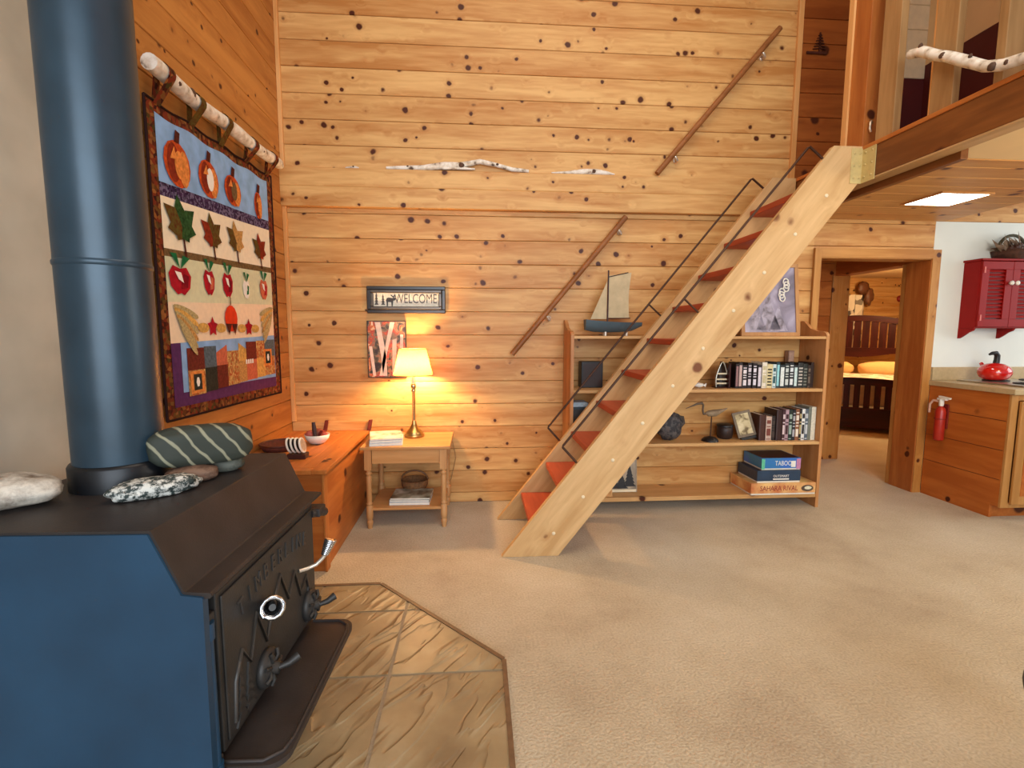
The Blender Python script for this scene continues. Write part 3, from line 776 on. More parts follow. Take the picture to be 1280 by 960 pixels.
pl = thing('birch_pole', 'white birch pole through the loops at the top of the quilt', 'pole', (XL + .06, 2.95, 2.5))
mb = MB(); ysl = [PY0 + k * (PY1 - PY0) / 30 for k in range(31)]
mb.tube([polep(y) for y in ysl], [.035 * (1 + .12 * noise.noise(Vector((y * 7, 0, 0)))) for y in ysl[:-1]] + [.022], 14); mb.build('stick', M['bark'], pl)
for y, s in ((2.44, 1), (2.56, 1.2), (2.58, .8), (2.80, .8), (3.08, .9), (3.33, .8)):
    b = MB(); c = polep(y); b.blob((c.x + .024, c.y, c.z + (.01 if s > 1 else -.004)), (.012 * s, .02 * s, .016 * s), .2, 2, int(y * 50), 12, 8); b.build('knot', M['bark_dark'], pl)
# ---------------------------------------------------------------- loft stair
YN, YF, TH = 2.877, 3.484, .038
stair = thing('loft_stair', 'steep pale pine ladder stair with red treads leaning on the loft beam', 'stairs', (1.2, 3.2, 0))
def strg(y0):
    mb = MB(); mb.prism([(.15, .0015), (.502, .0015), (2.299, 2.286), (2.299, 2.482), (2.123, 2.482)], 'Y', y0, y0 + TH, bid=rnd.random())
    return mb.build('stringer', M['raw_inc'], stair, bevel=.003)
# grain must follow the slope of the stringer: own material, rotated coordinates
_m = wood('pale stair pine on the slope', (192, 150, 98), (222, 184, 132), axis='X', kscale=4.2, kr=.10, ring=(170, 118, 72), knot=(120, 72, 42))
for n_ in list(_m.node_tree.nodes):
    if n_.type == 'TEX_COORD':
        mp_ = _m.node_tree.nodes.new('ShaderNodeMapping'); mp_.inputs['Rotation'].default_value = (0, R(51.6), 0)
        tos = [l.to_socket for l in n_.outputs['Object'].links]
        _m.node_tree.links.new(n_.outputs['Object'], mp_.inputs[0])
        for t_ in tos: _m.node_tree.links.new(mp_.outputs[0], t_)
M['raw_inc'] = _m
strg(YN); strg(YF)
for k in range(10):
    z = .207 + .2262 * k; x = .326 + .1823 * k
    mb = MB(); mb.box(x, x + .228, YN + TH + .0003, YF - .0003, z - .038, z, bid=rnd.random()); mb.build('tread', M['red_tread'], stair, bevel=.004)
for k in range(10):
    z = .146 + .2277 * k; x = .472 + .1802 * k
    mb = MB(); mb.lathe([(.011, 0), (.011, .003), (.007, .0045), (0, .005)], (x, YN + .0005, z), 12, M=Matrix.Rotation(R(90), 3, 'X'))
    mb.build('dowel_plug', M['cream'], stair)
for y in (YN + TH / 2, YF + TH / 2):
    hr = MB()
    a0, a1, b1, b0 = (.525, .682), (.612, .585), (1.978, 2.478), (2.070, 2.412)
    hr.tube([(a1[0], y, a1[1]), (a0[0], y, a0[1]), (a0[0] + .004, y, a0[1] + .012), (b1[0] - .006, y, b1[1] - .008), (b1[0] + .006, y, b1[1]), (b0[0], y, b0[1])], .0075, 8)
    hr.tube([(1.253, y, 1.582), (1.345, y, 1.500)], .0065, 8)
    hr.build('hand_rail', M['iron'], stair)
mb = MB(); mb.box(2.232, 2.304, YN - .004, YN - .0003, 2.268, 2.470); mb.box(2.3005, 2.3045, 2.775, YN - .0005, 2.268, 2.470)
for z in (2.30, 2.37, 2.44):
    for x in (2.25, 2.285): mb.lathe([(.006, 0), (.006, .002), (0, .003)], (x, YN - .004, z), 8, M=Matrix.Rotation(R(90), 3, 'X'))
    for y in (2.80, 2.85): mb.lathe([(.006, 0), (.006, .002), (0, .003)], (2.3005, y, z), 8, M=Matrix.Rotation(R(-90), 3, 'Y'))
mb.build('angle_bracket', M['brass_pale'], stair)

# handrails on the wall
def wallrail(label, a, b, brs, yoff):
    t = thing('wall_handrail', label, 'handrail', ((a[0] + b[0]) / 2, D, (a[1] + b[1]) / 2), group='wall handrail pieces')
    mb = MB(); mb.tube([(a[0], D - yoff, a[1]), (b[0], D - yoff, b[1])], .021, 14); mb.build('rail', M['rail_inc'], t)
    for x, z in brs:
        k = MB(); k.lathe([(.02, 0), (.02, .003), (.008, .006)], (x + .035, D - .0005, z - .03), 12, M=Matrix.Rotation(R(90), 3, 'X'))
        k.tube([(x + .035, D - .004, z - .03), (x + .04, D - .03, z - .045), (x + .03, D - yoff, z - .05), (x + .012, D - yoff, z - .02)], .009, 8)
        k.build('rail_bracket', M['white_metal'], t)
M['rail_inc'] = wood('brown rail along slope', (134, 82, 42), (164, 104, 58), axis='X', knots=False)
def onr(a, b, x): return (x, a[1] + (b[1] - a[1]) * (x - a[0]) / (b[0] - a[0]))
a, b = (.282, 1.207), (1.166, 2.272)
wallrail('lower brown wooden handrail on the back wall ending under the ledge', a, b, [onr(a, b, 1.10), onr(a, b, .545)], .06)
a, b = (1.402, 2.60), (2.326, 3.69)
wallrail('upper brown wooden handrail on the back wall above the ledge', a, b, [onr(a, b, 2.19), onr(a, b, 1.53)], .06)

# ---------------------------------------------------------------- bookcase
BY = 3.576
bk = thing('bookcase', 'low open pine bookcase with four shelves behind the stair', 'bookcase', (1.7, 3.73, 0))
sidep = [(BY, 0), (D - .004, 0), (D - .004, 1.475), (D - .035, 1.475), (D - .07, 1.455), (D - .12, 1.415), (D - .20, 1.395), (BY + .04, 1.39), (BY + .012, 1.38), (BY, 1.36)]
for x in (.70, 2.682):
    mb = MB(); mb.prism(sidep, 'X', x, x + .024, bid=rnd.random()); mb.build('side_panel', M['shelf_z'], bk, bevel=.003)
SHZ = [(1.353, .02), (.950, .024), (.533, .024), (.115, .032)]
for z, t in SHZ:
    mb = MB(); mb.box(.7245, 2.6815, BY + .002, D - .004, z - t, z, bid=rnd.random()); mb.build('shelf', M['shelf_x'], bk, bevel=.002)

ORD = ['first', 'second', 'third', 'fourth', 'fifth', 'sixth', 'seventh', 'eighth', 'ninth', 'tenth', 'eleventh', 'twelfth', 'thirteenth', 'fourteenth', 'fifteenth', 'sixteenth', 'seventeenth', 'eighteenth', 'nineteenth', 'twentieth']
BK = {}
def bmat(c):
    if c not in BK: BK[c] = plain('book cloth %02x%02x%02x' % c, c, .5, 0, .14, 60)
    return BK[c]
def book(x0, x1, zb_, h, yf, depth, cover, bands, label, group):
    t = thing('book', label, 'book', ((x0 + x1) / 2, yf + depth / 2, zb_), group=group)
    w = .0022
    mb = MB(); mb.box(x0, x0 + w, yf, yf + depth, zb_, zb_ + h); mb.box(x1 - w, x1, yf, yf + depth, zb_, zb_ + h)
    xm, hw_ = (x0 + x1) / 2, (x1 - x0) / 2
    mb.prism([(x0, yf + .003), (x0 + hw_ * .4, yf - .001), (x0 + hw_ * 1.6, yf - .001), (x1, yf + .003), (x1, yf + .006), (x0, yf + .006)], 'Z', zb_, zb_ + h)
    mb.build('cover', bmat(cover), t)
    mb = MB(); mb.box(x0 + w, x1 - w, yf + .006, yf + depth - .006, zb_ + .003, zb_ + h - .005); mb.build('pages', M['paper'], t)
    if bands:
        bc_, kind = bands; mb = MB(); y0 = yf - .0018
        if kind == 'label': rs = [(.12, .36), (.44, .48), (.54, .58), (.64, .80), (.86, .9)]
        elif kind == 'full': rs = [(.08, .90)]
        elif kind == 'bars': rs = [(.1 + .13 * k, .16 + .13 * k) for k in range(6)]
        else: rs = [(.04, .07), (.2, .5), (.56, .6), (.7, .85)]
        for a_, b_ in rs: mb.box(x0 + hw_ * .32, x1 - hw_ * .32, y0, yf + .001, zb_ + h * a_, zb_ + h * b_)
        mb.build('spine_band', bmat(bc_), t)
DK = (34, 24, 28)
row2 = [(275, 306, DK, (150, 110, 110), 'full', 'thin plum'), (310, 347, DK, (206, 176, 168), 'full', 'black and pink'), (355, 402, DK, (232, 224, 228), 'label', 'black and white'),
        (413, 452, DK, (214, 204, 212), 'label', 'black and silver'), (470, 512, DK, (226, 220, 230), 'label', 'black and pale'), (526, 566, DK, (220, 214, 224), 'full', 'black and lilac'),
        (576, 626, (232, 224, 206), (200, 190, 150), 'lines', 'cream'), (630, 690, (224, 210, 160), (40, 34, 26), 'bars', 'yellow black banded'), (698, 732, (210, 226, 226), (40, 90, 100), 'lines', 'pale teal'),
        (740, 772, (30, 60, 72), (150, 214, 222), 'full', 'teal'), (779, 832, (26, 40, 46), (224, 232, 230), 'full', 'wide white labelled'), (838, 880, (36, 44, 46), (206, 214, 210), 'label', 'grey green'),
        (890, 934, (26, 28, 36), (222, 228, 232), 'label', 'black and ice white'), (940, 980, (28, 34, 40), (200, 224, 226), 'full', 'slim ice blue'), (988, 1044, (44, 46, 44), (196, 190, 182), 'bars', 'grey barred'),
        (1050, 1094, (38, 42, 38), (120, 124, 116), 'bars', 'dark green'), (1102, 1130, (52, 36, 30), (110, 96, 84), 'lines', 'dark brown'), (1136, 1164, (44, 26, 22), None, '', 'blackish brown')]
def px2(v): return 2.0 + (890 + v / 9.143 - 919) * .0065
for i, (a_, b_, c_, bc_, kd, nm) in enumerate(row2):
    h = .190 + .012 * math.sin(i * 2.3) + (.0 if i < 14 else -.002)
    book(px2(a_) , px2(b_) + .004, .9503, h, 3.64, .16, c_, (bc_, kd) if bc_ else None, 'slim %s book spine, %s book from the left on the second shelf' % (nm, ORD[i]), 'books on the second shelf')
t = thing('bookend', 'dark wooden bookend board beside the first book on the second shelf', 'bookend', (px2(235), 3.72, .9503))
mb = MB(); mb.box(px2(205), px2(222), 3.64, 3.80, .9503, 1.142); mb.build('upright', M['mahog_z'], t, bevel=.002)
mb = MB(); mb.box(px2(205) - .004, px2(205), 3.64, 3.80, .9503, .962); mb.build('foot', M['mahog'], t, bevel=.002)
t = thing('card_box', 'narrow pinkish brown box standing tall behind the banded books', 'box', (px2(1040), 3.83, .9503))
mb = MB(); mb.box(px2(1005) + .02, px2(1072) + .02, 3.815, 3.865, .9503, 1.235); mb.build('carton', bmat((150, 116, 100)), t, bevel=.002)
mb = MB(); mb.box(px2(1005) + .026, px2(1072) + .014, 3.8145, 3.8152, 1.15, 1.22); mb.build('label_patch', bmat((176, 142, 124)), t)
def px3(v): return 2.212 + (850 + v / 7.111 - 950) * .0065
row3 = [(722, 776, (70, 36, 26), None, '', .205, 'thick brown'), (782, 830, (196, 172, 158), (120, 60, 50), 'lines', .19, 'pale pink'), (834, 864, (40, 30, 28), (70, 56, 50), 'label', .195, 'dark narrow'),
        (868, 918, (50, 22, 20), None, '', .245, 'thick dark maroon'), (922, 944, (70, 40, 46), (216, 196, 198), 'lines', .245, 'thin pink lettered'), (948, 974, (180, 150, 160), (60, 30, 34), 'lines', .245, 'mauve'),
        (978, 1008, (30, 44, 40), (150, 170, 160), 'lines', .245, 'dark green'), (1012, 1036, (34, 34, 40), (170, 170, 176), 'label', .243, 'blackish'), (1040, 1070, (140, 90, 60), (232, 222, 206), 'label', .25, 'tan brown'),
        (1074, 1092, (30, 28, 28), (190, 170, 120), 'lines', .25, 'thin black'), (1096, 1121, (232, 234, 232), (30, 30, 34), 'lines', .25, 'white'), (1125, 1150, (90, 104, 118), (200, 206, 210), 'lines', .25, 'blue grey'),
        (1153, 1178, (120, 126, 116), None, '', .262, 'grey'), (1182, 1218, (222, 218, 200), None, '', .265, 'cream')]
for i, (a_, b_, c_, bc_, kd, h, nm) in enumerate(row3):
    book(px3(a_), px3(b_) + .003, .5333, h, 3.64 if i < 3 else 3.63, .17, c_, (bc_, kd) if bc_ else None, '%s book, %s book from the left in the row on the third shelf' % (nm, ORD[i]), 'books on the third shelf')

# game boxes
def gamebox(label, x0, x1, y0, y1, z0, z1, c_side, c_top, txt, tc_, size, sx, extra=None, tx=.5):
    t = thing('game_box', label, 'board game', ((x0 + x1) / 2, (y0 + y1) / 2, z0), group='board games on the bottom shelf')
    mb = MB(); mb.box(x0 + .003, x1 - .003, y0 + .003, y1 - .003, z0, z0 + .02); mb.build('tray', M['paper'], t)
    mb = MB(); mb.box(x0, x1, y0, y1, z0 + .012, z1); mb.build('lid', [c_side], t, bevel=.002)
    mb = MB(); mb.box(x0 + .012, x1 - .012, y0 + .012, y1 - .012, z1, z1 + .0008); mb.build('lid_picture', [c_top], t)
    lettering(txt, size, at(x0 + (x1 - x0) * tx, y0 - .0002, (z0 + z1) / 2 + .004), tc_, t, 'lettering', .0008, sx)
    if extra: extra(t)
    return t
org = plain('orange game art', (222, 120, 66), .4, 0, .25, 10, c2=(240, 196, 128)); redc = plain('game red ink', (150, 40, 36), .5)
def ex1(t):
    mb = MB(); mb.prism(ell_xz(2.595, .165, .05, .026), 'Y', 3.5575, 3.5592); mb.build('car_emblem', bmat((84, 70, 56)), t)
    mb = MB(); mb.prism(ell_xz(2.60, .168, .03, .014), 'Y', 3.5568, 3.5576); mb.build('car_window', bmat((226, 220, 190)), t)
def ell_xz(cx, cz, rx, rz, n=16): return [(cx + rx * math.cos(2 * PI * k / n), cz + rz * math.sin(2 * PI * k / n)) for k in range(n)]
gamebox('large orange board game box at the bottom of the stack', 2.135, 2.665, 3.56, 3.875, .1153, .208, org, plain('orange lid art', (214, 130, 62), .4, 0, .4, 9, c2=(246, 214, 140)), 'SAHARA RIVAL', redc, .058, .80, ex1, .43)
navy = plain('navy game box', (38, 60, 84), .4, 0, .2, 12)
def ex2(t):
    mb = MB(); mb.box(2.32, 2.45, 3.5750, 3.5762, .232, .242); mb.build('white_bar', M['white'], t)
gamebox('dark navy board game box in the middle of the stack', 2.19, 2.545, 3.576, 3.86, .2093, .303, navy, bmat((44, 30, 36)), 'OUTSMART', M['white'], .026, .95, ex2, .55)
teal = plain('teal to blue game box', (40, 150, 186), .35, 0, .3, 5, c2=(60, 110, 200))
def ex3(t):
    mb = MB(); mb.box(2.478, 2.515, 3.5992, 3.6, .325, .375); mb.build('white_square', M['white'], t)
    mb = MB(); mb.box(2.235, 2.262, 3.5995, 3.6, .31, .392); mb.build('green_end', bmat((96, 190, 150)), t)
    mb = MB(); mb.box(2.522, 2.556, 3.5995, 3.6, .31, .392); mb.build('pink_end', bmat((196, 130, 168)), t)
gamebox('bright teal and blue board game box on top of the stack', 2.235, 2.558, 3.60, 3.86, .3043, .398, teal, bmat((60, 30, 34)), 'TABOO', M['white'], .055, .72, ex3, .555)

# framed mountain picture on top of the bookcase
def art(name, stops, scale, stretch=(1, 1, 1), detail=5, dist=.6):
    m, nt, bs, out = newmat(name)
    tc = N(nt, 'ShaderNodeTexCoord'); mp = N(nt, 'ShaderNodeMapping'); mp.inputs['Scale'].default_value = stretch
    nt.links.new(tc.outputs['Object'], mp.inputs[0])
    no = N(nt, 'ShaderNodeTexNoise'); no.inputs['Scale'].default_value = scale; no.inputs['Detail'].default_value = detail; no.inputs['Distortion'].default_value = dist
    nt.links.new(mp.outputs[0], no.inputs['Vector'])
    nt.links.new(ramp(nt, no.outputs[0], [(p, rgb(c)) for p, c in stops]), bs.inputs['Base Color'])
    bs.inputs['Roughness'].default_value = .35
    return m
t = thing('framed_picture', 'wood framed grey violet mountain picture leaning on top of the bookcase', 'framed picture', (2.31, 3.72, 1.3535))
def leanframe(t, x0, x1, z0, z1, y, tilt, fw, fm, pm, depth=.02):
    Mt = Matrix.Translation((0, y, z0)) @ Matrix.Rotation(-tilt, 4, 'X')
    H_ = (z1 - z0)
    mb = MB()
    for a, b, c, d in ((x0, x1, 0, fw), (x0, x1, H_ - fw, H_), (x0, x0 + fw, fw, H_ - fw), (x1 - fw, x1, fw, H_ - fw)):
        mb.box(a, b, 0, depth, c, d, M=Mt)
    f = mb.build('frame', fm, t, bevel=.002)
    mb = MB(); mb.box(x0 + fw * .8, x1 - fw * .8, depth * .4, depth * .8, fw * .8, H_ - fw * .8, M=Mt); mb.build('picture', pm, t)
    return Mt, H_
Mt, H_ = leanframe(t, 2.075, 2.555, 1.3545, 1.93, 3.70, R(8), .03, M['maple_z'], art('mountain haze', [(.3, (92, 88, 104)), (.5, (150, 144, 168)), (.65, (188, 182, 206)), (.8, (120, 114, 130))], 5, (1, 1, .8)))
mb = MB()
for px_, pz, w, h in ((2.30, .05, .10, .32), (2.21, .05, .07, .24), (2.38, .04, .08, .22)):
    mb.add([Mt @ Vector(p) for p in ((px_ - w, .0072, pz), (px_ + w, .0072, pz), (px_ + w * .35, .0072, pz + h * .55), (px_ + .01, .0072, pz + h), (px_ - w * .3, .0072, pz + h * .6))], [(0, 1, 2, 3, 4)])
mb.build('mountain', art('mountain rock', [(.35, (104, 98, 112)), (.6, (170, 164, 186))], 14), t)
mb = MB()
for k in range(6):
    a = k * .9; c = Vector((2.40 + .014 * math.cos(a * 2.1) + k * .012, .004, .30 + k * .026)); mb.tube([Mt @ (c + Vector((.022 * math.cos(u), -.004, .026 * math.sin(u)))) for u in [j * PI / 5 for j in range(10)]], .0055, 6, closed=True)
mb.build('white_reflection', M['white'], t)  # reflection on the picture glass, built as white rings

# model sailing boat
boat = thing('model_sailboat', 'blue grey model sailboat with cream sails on top of the bookcase', 'model boat', (1.05, 3.73, 1.3535))
mb = MB(); secs = [(.835, .045, 1.398, 1.478), (.90, .055, 1.385, 1.470), (1.0, .06, 1.38, 1.462), (1.10, .055, 1.382, 1.458), (1.20, .035, 1.392, 1.456), (1.285, .004, 1.43, 1.458)]
rings = []
for x, w, zk, zd in secs:
    rings.append([(x, 3.73 - w, zd), (x, 3.73 - w * .85, zk + (zd - zk) * .5), (x, 3.73 - w * .3, zk), (x, 3.73 + w * .3, zk), (x, 3.73 + w * .85, zk + (zd - zk) * .5), (x, 3.73 + w, zd)])
v = [p for r_ in rings for p in r_]
mb.add(v, [(i * 6 + k, i * 6 + k + 1, (i + 1) * 6 + k + 1, (i + 1) * 6 + k) for i in range(5) for k in range(5)], smooth=True)
mb.add(v, [(i * 6 + 5, i * 6, (i + 1) * 6, (i + 1) * 6 + 5) for i in range(5)] + [(0, 1, 2, 3, 4, 5)])
mb.build('hull', plain('blue grey hull paint', (70, 90, 100), .5, 0, .15, 12), boat)
mb = MB(); mb.tube([(1.012, 3.73, 1.46), (1.012, 3.73, 1.85)], .006, 8); mb.tube([(1.012, 3.73, 1.485), (1.19, 3.73, 1.49)], .004, 6); mb.tube([(1.012, 3.73, 1.80), (1.165, 3.73, 1.835)], .004, 6); mb.build('mast', M['mahog_z'], boat)
sailm = plain('cream sailcloth', (196, 176, 138), .8, 0, .1, 20)
mb = MB(); mb.grid(lambda u, v: (1.016 + u * (.165 + .01 * v - .012 * math.sin(v * PI)), 3.73 - .02 * math.sin(PI * u) * math.sin(PI * v), 1.492 + v * (.318 + .025 * u)), 10, 10); mb.build('main_sail', sailm, boat)
mb = MB(); mb.grid(lambda u, v: (1.004 - (1 - v) * u * .125, 3.73 - .015 * math.sin(PI * u) * (1 - v), 1.482 + v * .29), 10, 10); mb.build('jib_sail', sailm, boat)
mb = MB(); mb.box(.985, .997, 3.70, 3.76, 1.3535, 1.385); mb.box(1.15, 1.162, 3.70, 3.76, 1.3535, 1.392); mb.build('stand', M['white'], boat)

# second shelf pieces
t = thing('canoe_ornament', 'small upright canoe shaped ornament beside the books on the second shelf', 'ornament', (1.92, 3.70, .9503))
def canoe_pt(s, side):
    z = .955 + s * .20; w = .05 * (1 - s ** 2.6) ** .8 if s < 1 else 0; w *= (.86 + .14 * math.sin(PI * min(1, s * 1.4)))
    return (1.92 + side * w, 3.68, z)
mb = MB(); mb.tube([canoe_pt(k / 14, -1) for k in range(15)] + [canoe_pt(1 - k / 14, 1) for k in range(1, 15)], .006, 8); mb.build('gunwale', M['steel'], t)
mb = MB(); mb.grid(lambda u, v: (1.92 + (2 * u - 1) * (canoe_pt(v, 1)[0] - 1.92), 3.685 + .035 * math.cos((u - .5) * PI), canoe_pt(v, 1)[2]), 10, 14); mb.build('canoe_hull', bmat((60, 44, 34)), t)
mb = MB()
for s in (.12, .28, .5): w = canoe_pt(s, 1)[0] - 1.92; mb.box(1.92 - w, 1.92 + w, 3.676, 3.69, .955 + s * .2, .967 + s * .2)
mb.build('thwart', M['cream'], t)
mb = MB(); mb.box(1.865, 1.957, 3.655, 3.73, .9503, .958); mb.build('base', M['mahog'], t)
t = thing('glass_ornament', 'little clear white ornament just left of the canoe on the second shelf', 'ornament', (1.745, 3.70, .9503))
mb = MB(); mb.blob((1.745, 3.70, .9705), (.04, .022, .018), .2, 2, 4, 18, 10); mb.build('fish_body', M['white'], t)
mb = MB(); mb.prism([(1.775, .968), (1.805, .985), (1.80, .955)], 'Y', 3.696, 3.704); mb.build('tail', M['white'], t)
t = thing('speaker_box', 'small dark box with brown front at the left end of the second shelf', 'box', (.90, 3.78, .9503))
mb = MB(); mb.box(.815, .985, 3.73, 3.84, .9503, 1.155); mb.build('case', M['black'], t, bevel=.004)
mb = MB(); mb.box(.83, .97, 3.7285, 3.7305, .965, 1.14); mb.build('front_cloth', bmat((44, 26, 22)), t)

# third shelf pieces
t = thing('rock_vase', 'dark slate rock shaped vase with rim on the third shelf by the stair', 'vase', (1.53, 3.71, .5333))
mb = MB(); mb.blob((1.52, 3.71, .645), (.10, .075, .112), .16, 2.0, 9, 32, 20, pw=.9); zmin = min(v[2] for v in mb.v); mb.v = [(v[0], v[1], max(v[2], .5336)) for v in mb.v]
mb.build('body', rock('dark slate', (42, 40, 44), (88, 82, 80), 24), t)
mb = MB(); mb.tube([(1.585, 3.70, .72), (1.625, 3.70, .715), (1.635, 3.70, .67), (1.60, 3.70, .63)], .013, 8); mb.build('handle', bmat((70, 58, 50)), t)
mb = MB(); mb.tube([(1.505 + .04 * math.cos(k * PI / 8), 3.71 + .035 * math.sin(k * PI / 8), .757) for k in range(16)], .010, 8, closed=True); mb.build('rim', bmat((60, 54, 54)), t)
t = thing('heron_ornament', 'carved grey heron on a dark rod and base on the third shelf', 'ornament', (1.83, 3.65, .5333))
mb = MB(); mb.lathe([(.065, .5335), (.062, .545), (.045, .562), (.012, .572), (0, .574)], (1.83, 3.65, 0), 18); mb.build('base', M['black'], t)
mb = MB(); mb.tube([(1.832, 3.65, .57), (1.836, 3.65, .735)], .005, 8); mb.build('rod', M['iron'], t)
gw = plain('weathered carved wood', (140, 120, 94), .7, 0, .3, 30)
mb = MB(); mb.tube([(1.785, 3.65, .755), (1.81, 3.65, .752), (1.86, 3.65, .755), (1.91, 3.65, .772), (1.96, 3.65, .79)], [.008, .024, .028, .015, .004], 12); mb.build('body', gw, t)
mb = MB(); mb.tube([(1.795, 3.65, .752), (1.770, 3.65, .748), (1.762, 3.65, .775), (1.764, 3.65, .82), (1.752, 3.65, .834), (1.72, 3.65, .83), (1.625, 3.65, .792)], [.010, .009, .008, .008, .012, .009, .002], 10); mb.build('neck_and_bill', bmat((96, 78, 60)), t)
t = thing('dark_pot', 'small dark round lidded pot between the heron and the leaning photo', 'pot', (2.01, 3.74, .5333))
mb = MB(); mb.lathe([(.045, .5335), (.058, .545), (.062, .60), (.058, .63), (.05, .635)], (1.995, 3.74, 0), 24); mb.build('bowl', bmat((44, 28, 24)), t)
mb = MB(); mb.lathe([(.064, .633), (.064, .645), (.05, .652), (0, .655)], (1.995, 3.74, 0), 24); mb.build('lid', M['black'], t)
t = thing('framed_photo', 'small grey framed sepia photo tilted against the books on the third shelf', 'framed picture', (2.15, 3.70, .5333))
Mt = Matrix.Translation((2.150, 3.67, .560)) @ Matrix.Rotation(R(-12), 4, 'Y') @ Matrix.Rotation(R(-14), 4, 'X')
w_, h_ = .075, .205
mb = MB()
for a, b, c, d in ((-w_, w_, 0, .02), (-w_, w_, h_ - .02, h_), (-w_, -w_ + .02, .02, h_ - .02), (w_ - .02, w_, .02, h_ - .02)): mb.box(a, b, 0, .014, c, d, M=Mt)
mb.build('frame', bmat((120, 104, 84)), t, bevel=.002)
mb = MB(); mb.box(-w_ + .018, w_ - .018, .004, .01, .018, h_ - .018, M=Mt); mb.build('photo', art('sepia photo', [(.35, (110, 92, 60)), (.5, (206, 190, 146)), (.7, (232, 220, 184))], 16, detail=3), t)
mb = MB(); mb.box(-.01, .01, .012, .07, -.012, .006, M=Mt); mb.box(-w_ * .7, w_ * .9, .0, .03, -.022, -.002, M=Mt); mb.build('stand', M['black'], t)
t = thing('storage_box', 'dark box with folded white paper on it at the left end of the third shelf', 'box', (.80, 3.74, .5333))
mb = MB(); mb.box(.735, .865, 3.66, 3.84, .5335, .80); mb.build('case', bmat((52, 46, 44)), t, bevel=.004)
mb = MB(); mb.box(.733, .867, 3.658, 3.842, .792, .812); mb.build('lid', bmat((44, 58, 66)), t, bevel=.002)
mb = MB(); mb.box(.74, .86, 3.66, 3.80, .8125, .838); mb.box(.745, .85, 3.665, 3.79, .8385, .846); mb.build('folded_paper', bmat((170, 186, 196)), t)
# bottom shelf tree picture and block
t = thing('tree_plaque', 'small plaque with a black pine tree silhouette on the bottom shelf by the stair', 'plaque', (1.17, 3.72, .1155))
leanframe(t, 1.03, 1.275, .116, .375, 3.70, R(6), .006, bmat((176, 156, 130)), art('winter dusk', [(.3, (120, 104, 88)), (.6, (186, 168, 142))], 6), .014)
Mt = Matrix.Translation((0, 3.70, .116)) @ Matrix.Rotation(-R(6), 4, 'X'); mb = MB()
for cx, z0, h, w in ((1.215, .045, .19, .05), (1.15, .03, .13, .055), (1.09, .03, .11, .05)):
    for k in range(6):
        f = 1 - k / 6.5; z = z0 + h * k / 7
        mb.add([Mt @ Vector(p) for p in ((cx - w * f, .0015 + .0004 * k, z), (cx + w * f, .0015 + .0004 * k, z), (cx, .0015 + .0004 * k, z + h * .34))], [(0, 1, 2)])
mb.build('pine_silhouette', M['black'], t)
mb = MB(); mb.box(1.04, 1.265, -.008, .0, .004, .024, M=Mt); mb.build('snow_ledge', M['cream'], t)
t = thing('wood_block', 'plain wooden block low on the bottom shelf behind the stair', 'block', (1.02, 3.66, .1155))
mb = MB(); mb.box(.93, 1.045, 3.60, 3.685, .1155, .172); mb.build('block', M['shelf_x'], t, bevel=.003)
mb = MB(); mb.box(.94, 1.035, 3.599, 3.6005, .125, .162); mb.build('face', M['maple'], t)
# ---------------------------------------------------------------- end table
TZ = .59
tb = thing('end_table', 'small oak end table with turned legs and a lower shelf against the back wall', 'end table', (-.49, 3.62, 0))
mb = MB(); mb.box(-.802, -.182, 3.362, 3.872, TZ - .022, TZ); mb.build('table_top', M['maple'], tb, bevel=.004)
for y in (3.385, 3.83):
    mb = MB(); mb.box(-.725, -.258, y, y + .018, TZ - .122, TZ - .0225); mb.build('apron', M['maple'], tb)
for x in (-.752, -.250):
    mb = MB(); mb.box(x, x + .018, 3.42, 3.815, TZ - .122, TZ - .0225); mb.build('apron', M['maple'], tb)
for x in (-.752, -.233):
    for y in (3.395, 3.838):
        mb = MB(); s_ = .0235
        mb.box(x - s_, x + s_, y - s_, y + s_, TZ - .165, TZ - .0226)
        pr = [(.016, .0), (.0165, .02), (.021, .04), (.021, .055), (.015, .063), (.021, .07), (.023, .085), (.0235, .09), (.0235, .165), (.016, .17), (.022, .176), (.022, .184), (.015, .192), (.0185, .205), (.017, .30), (.019, .375), (.014, .385), (.021, .393), (.021, .402), (.0145, .41), (.0195, .418), (.0195, .43)]
        mb.lathe(pr, (x, y, 0), 20); mb.build('leg', M['maple_z'], tb)
mb = MB(); mb.box(-.755, -.228, 3.392, 3.842, .128, .146); mb.build('lower_shelf', M['maple'], tb, bevel=.003)
def magazine(label, cx, cy, z0, w, d, h, rz, cm, group):
    t = thing('magazine', label, 'magazine', (cx, cy, z0), rz, group)
    mb = MB(); mb.box(-w / 2 + .002, w / 2 - .002, -d / 2 + .002, d / 2 - .002, .0012, h - .0012); mb.build('pages', M['paper'], t, local=True)
    mb = MB(); mb.box(-w / 2, w / 2, -d / 2, d / 2, h - .0012, h); mb.box(-w / 2, w / 2, -d / 2, d / 2, 0, .0012); mb.box(-w / 2, -w / 2 + .0015, -d / 2, d / 2, 0, h); mb.build('cover', cm, t, local=True)
pinkmag = art('pale rose magazine cover', [(.35, (200, 120, 90)), (.5, (236, 214, 196)), (.7, (244, 236, 228))], 9)
magazine('white edged magazine lowest in the pile on the end table top', -0.647, 3.545, TZ + .0003, .225, .29, .020, R(7), bmat((200, 210, 222)), 'magazines on the end table')
magazine('white edged magazine in the middle of the pile on the end table top', -0.652, 3.550, TZ + .0208, .225, .29, .017, R(9), bmat((150, 160, 170)), 'magazines on the end table')
magazine('rose covered magazine topmost on the end table top', -0.657, 3.555, TZ + .0383, .225, .29, .010, R(12), pinkmag, 'magazines on the end table')
grymag = art('grey green magazine cover', [(.35, (90, 76, 60)), (.5, (150, 150, 130)), (.68, (206, 208, 196))], 9)
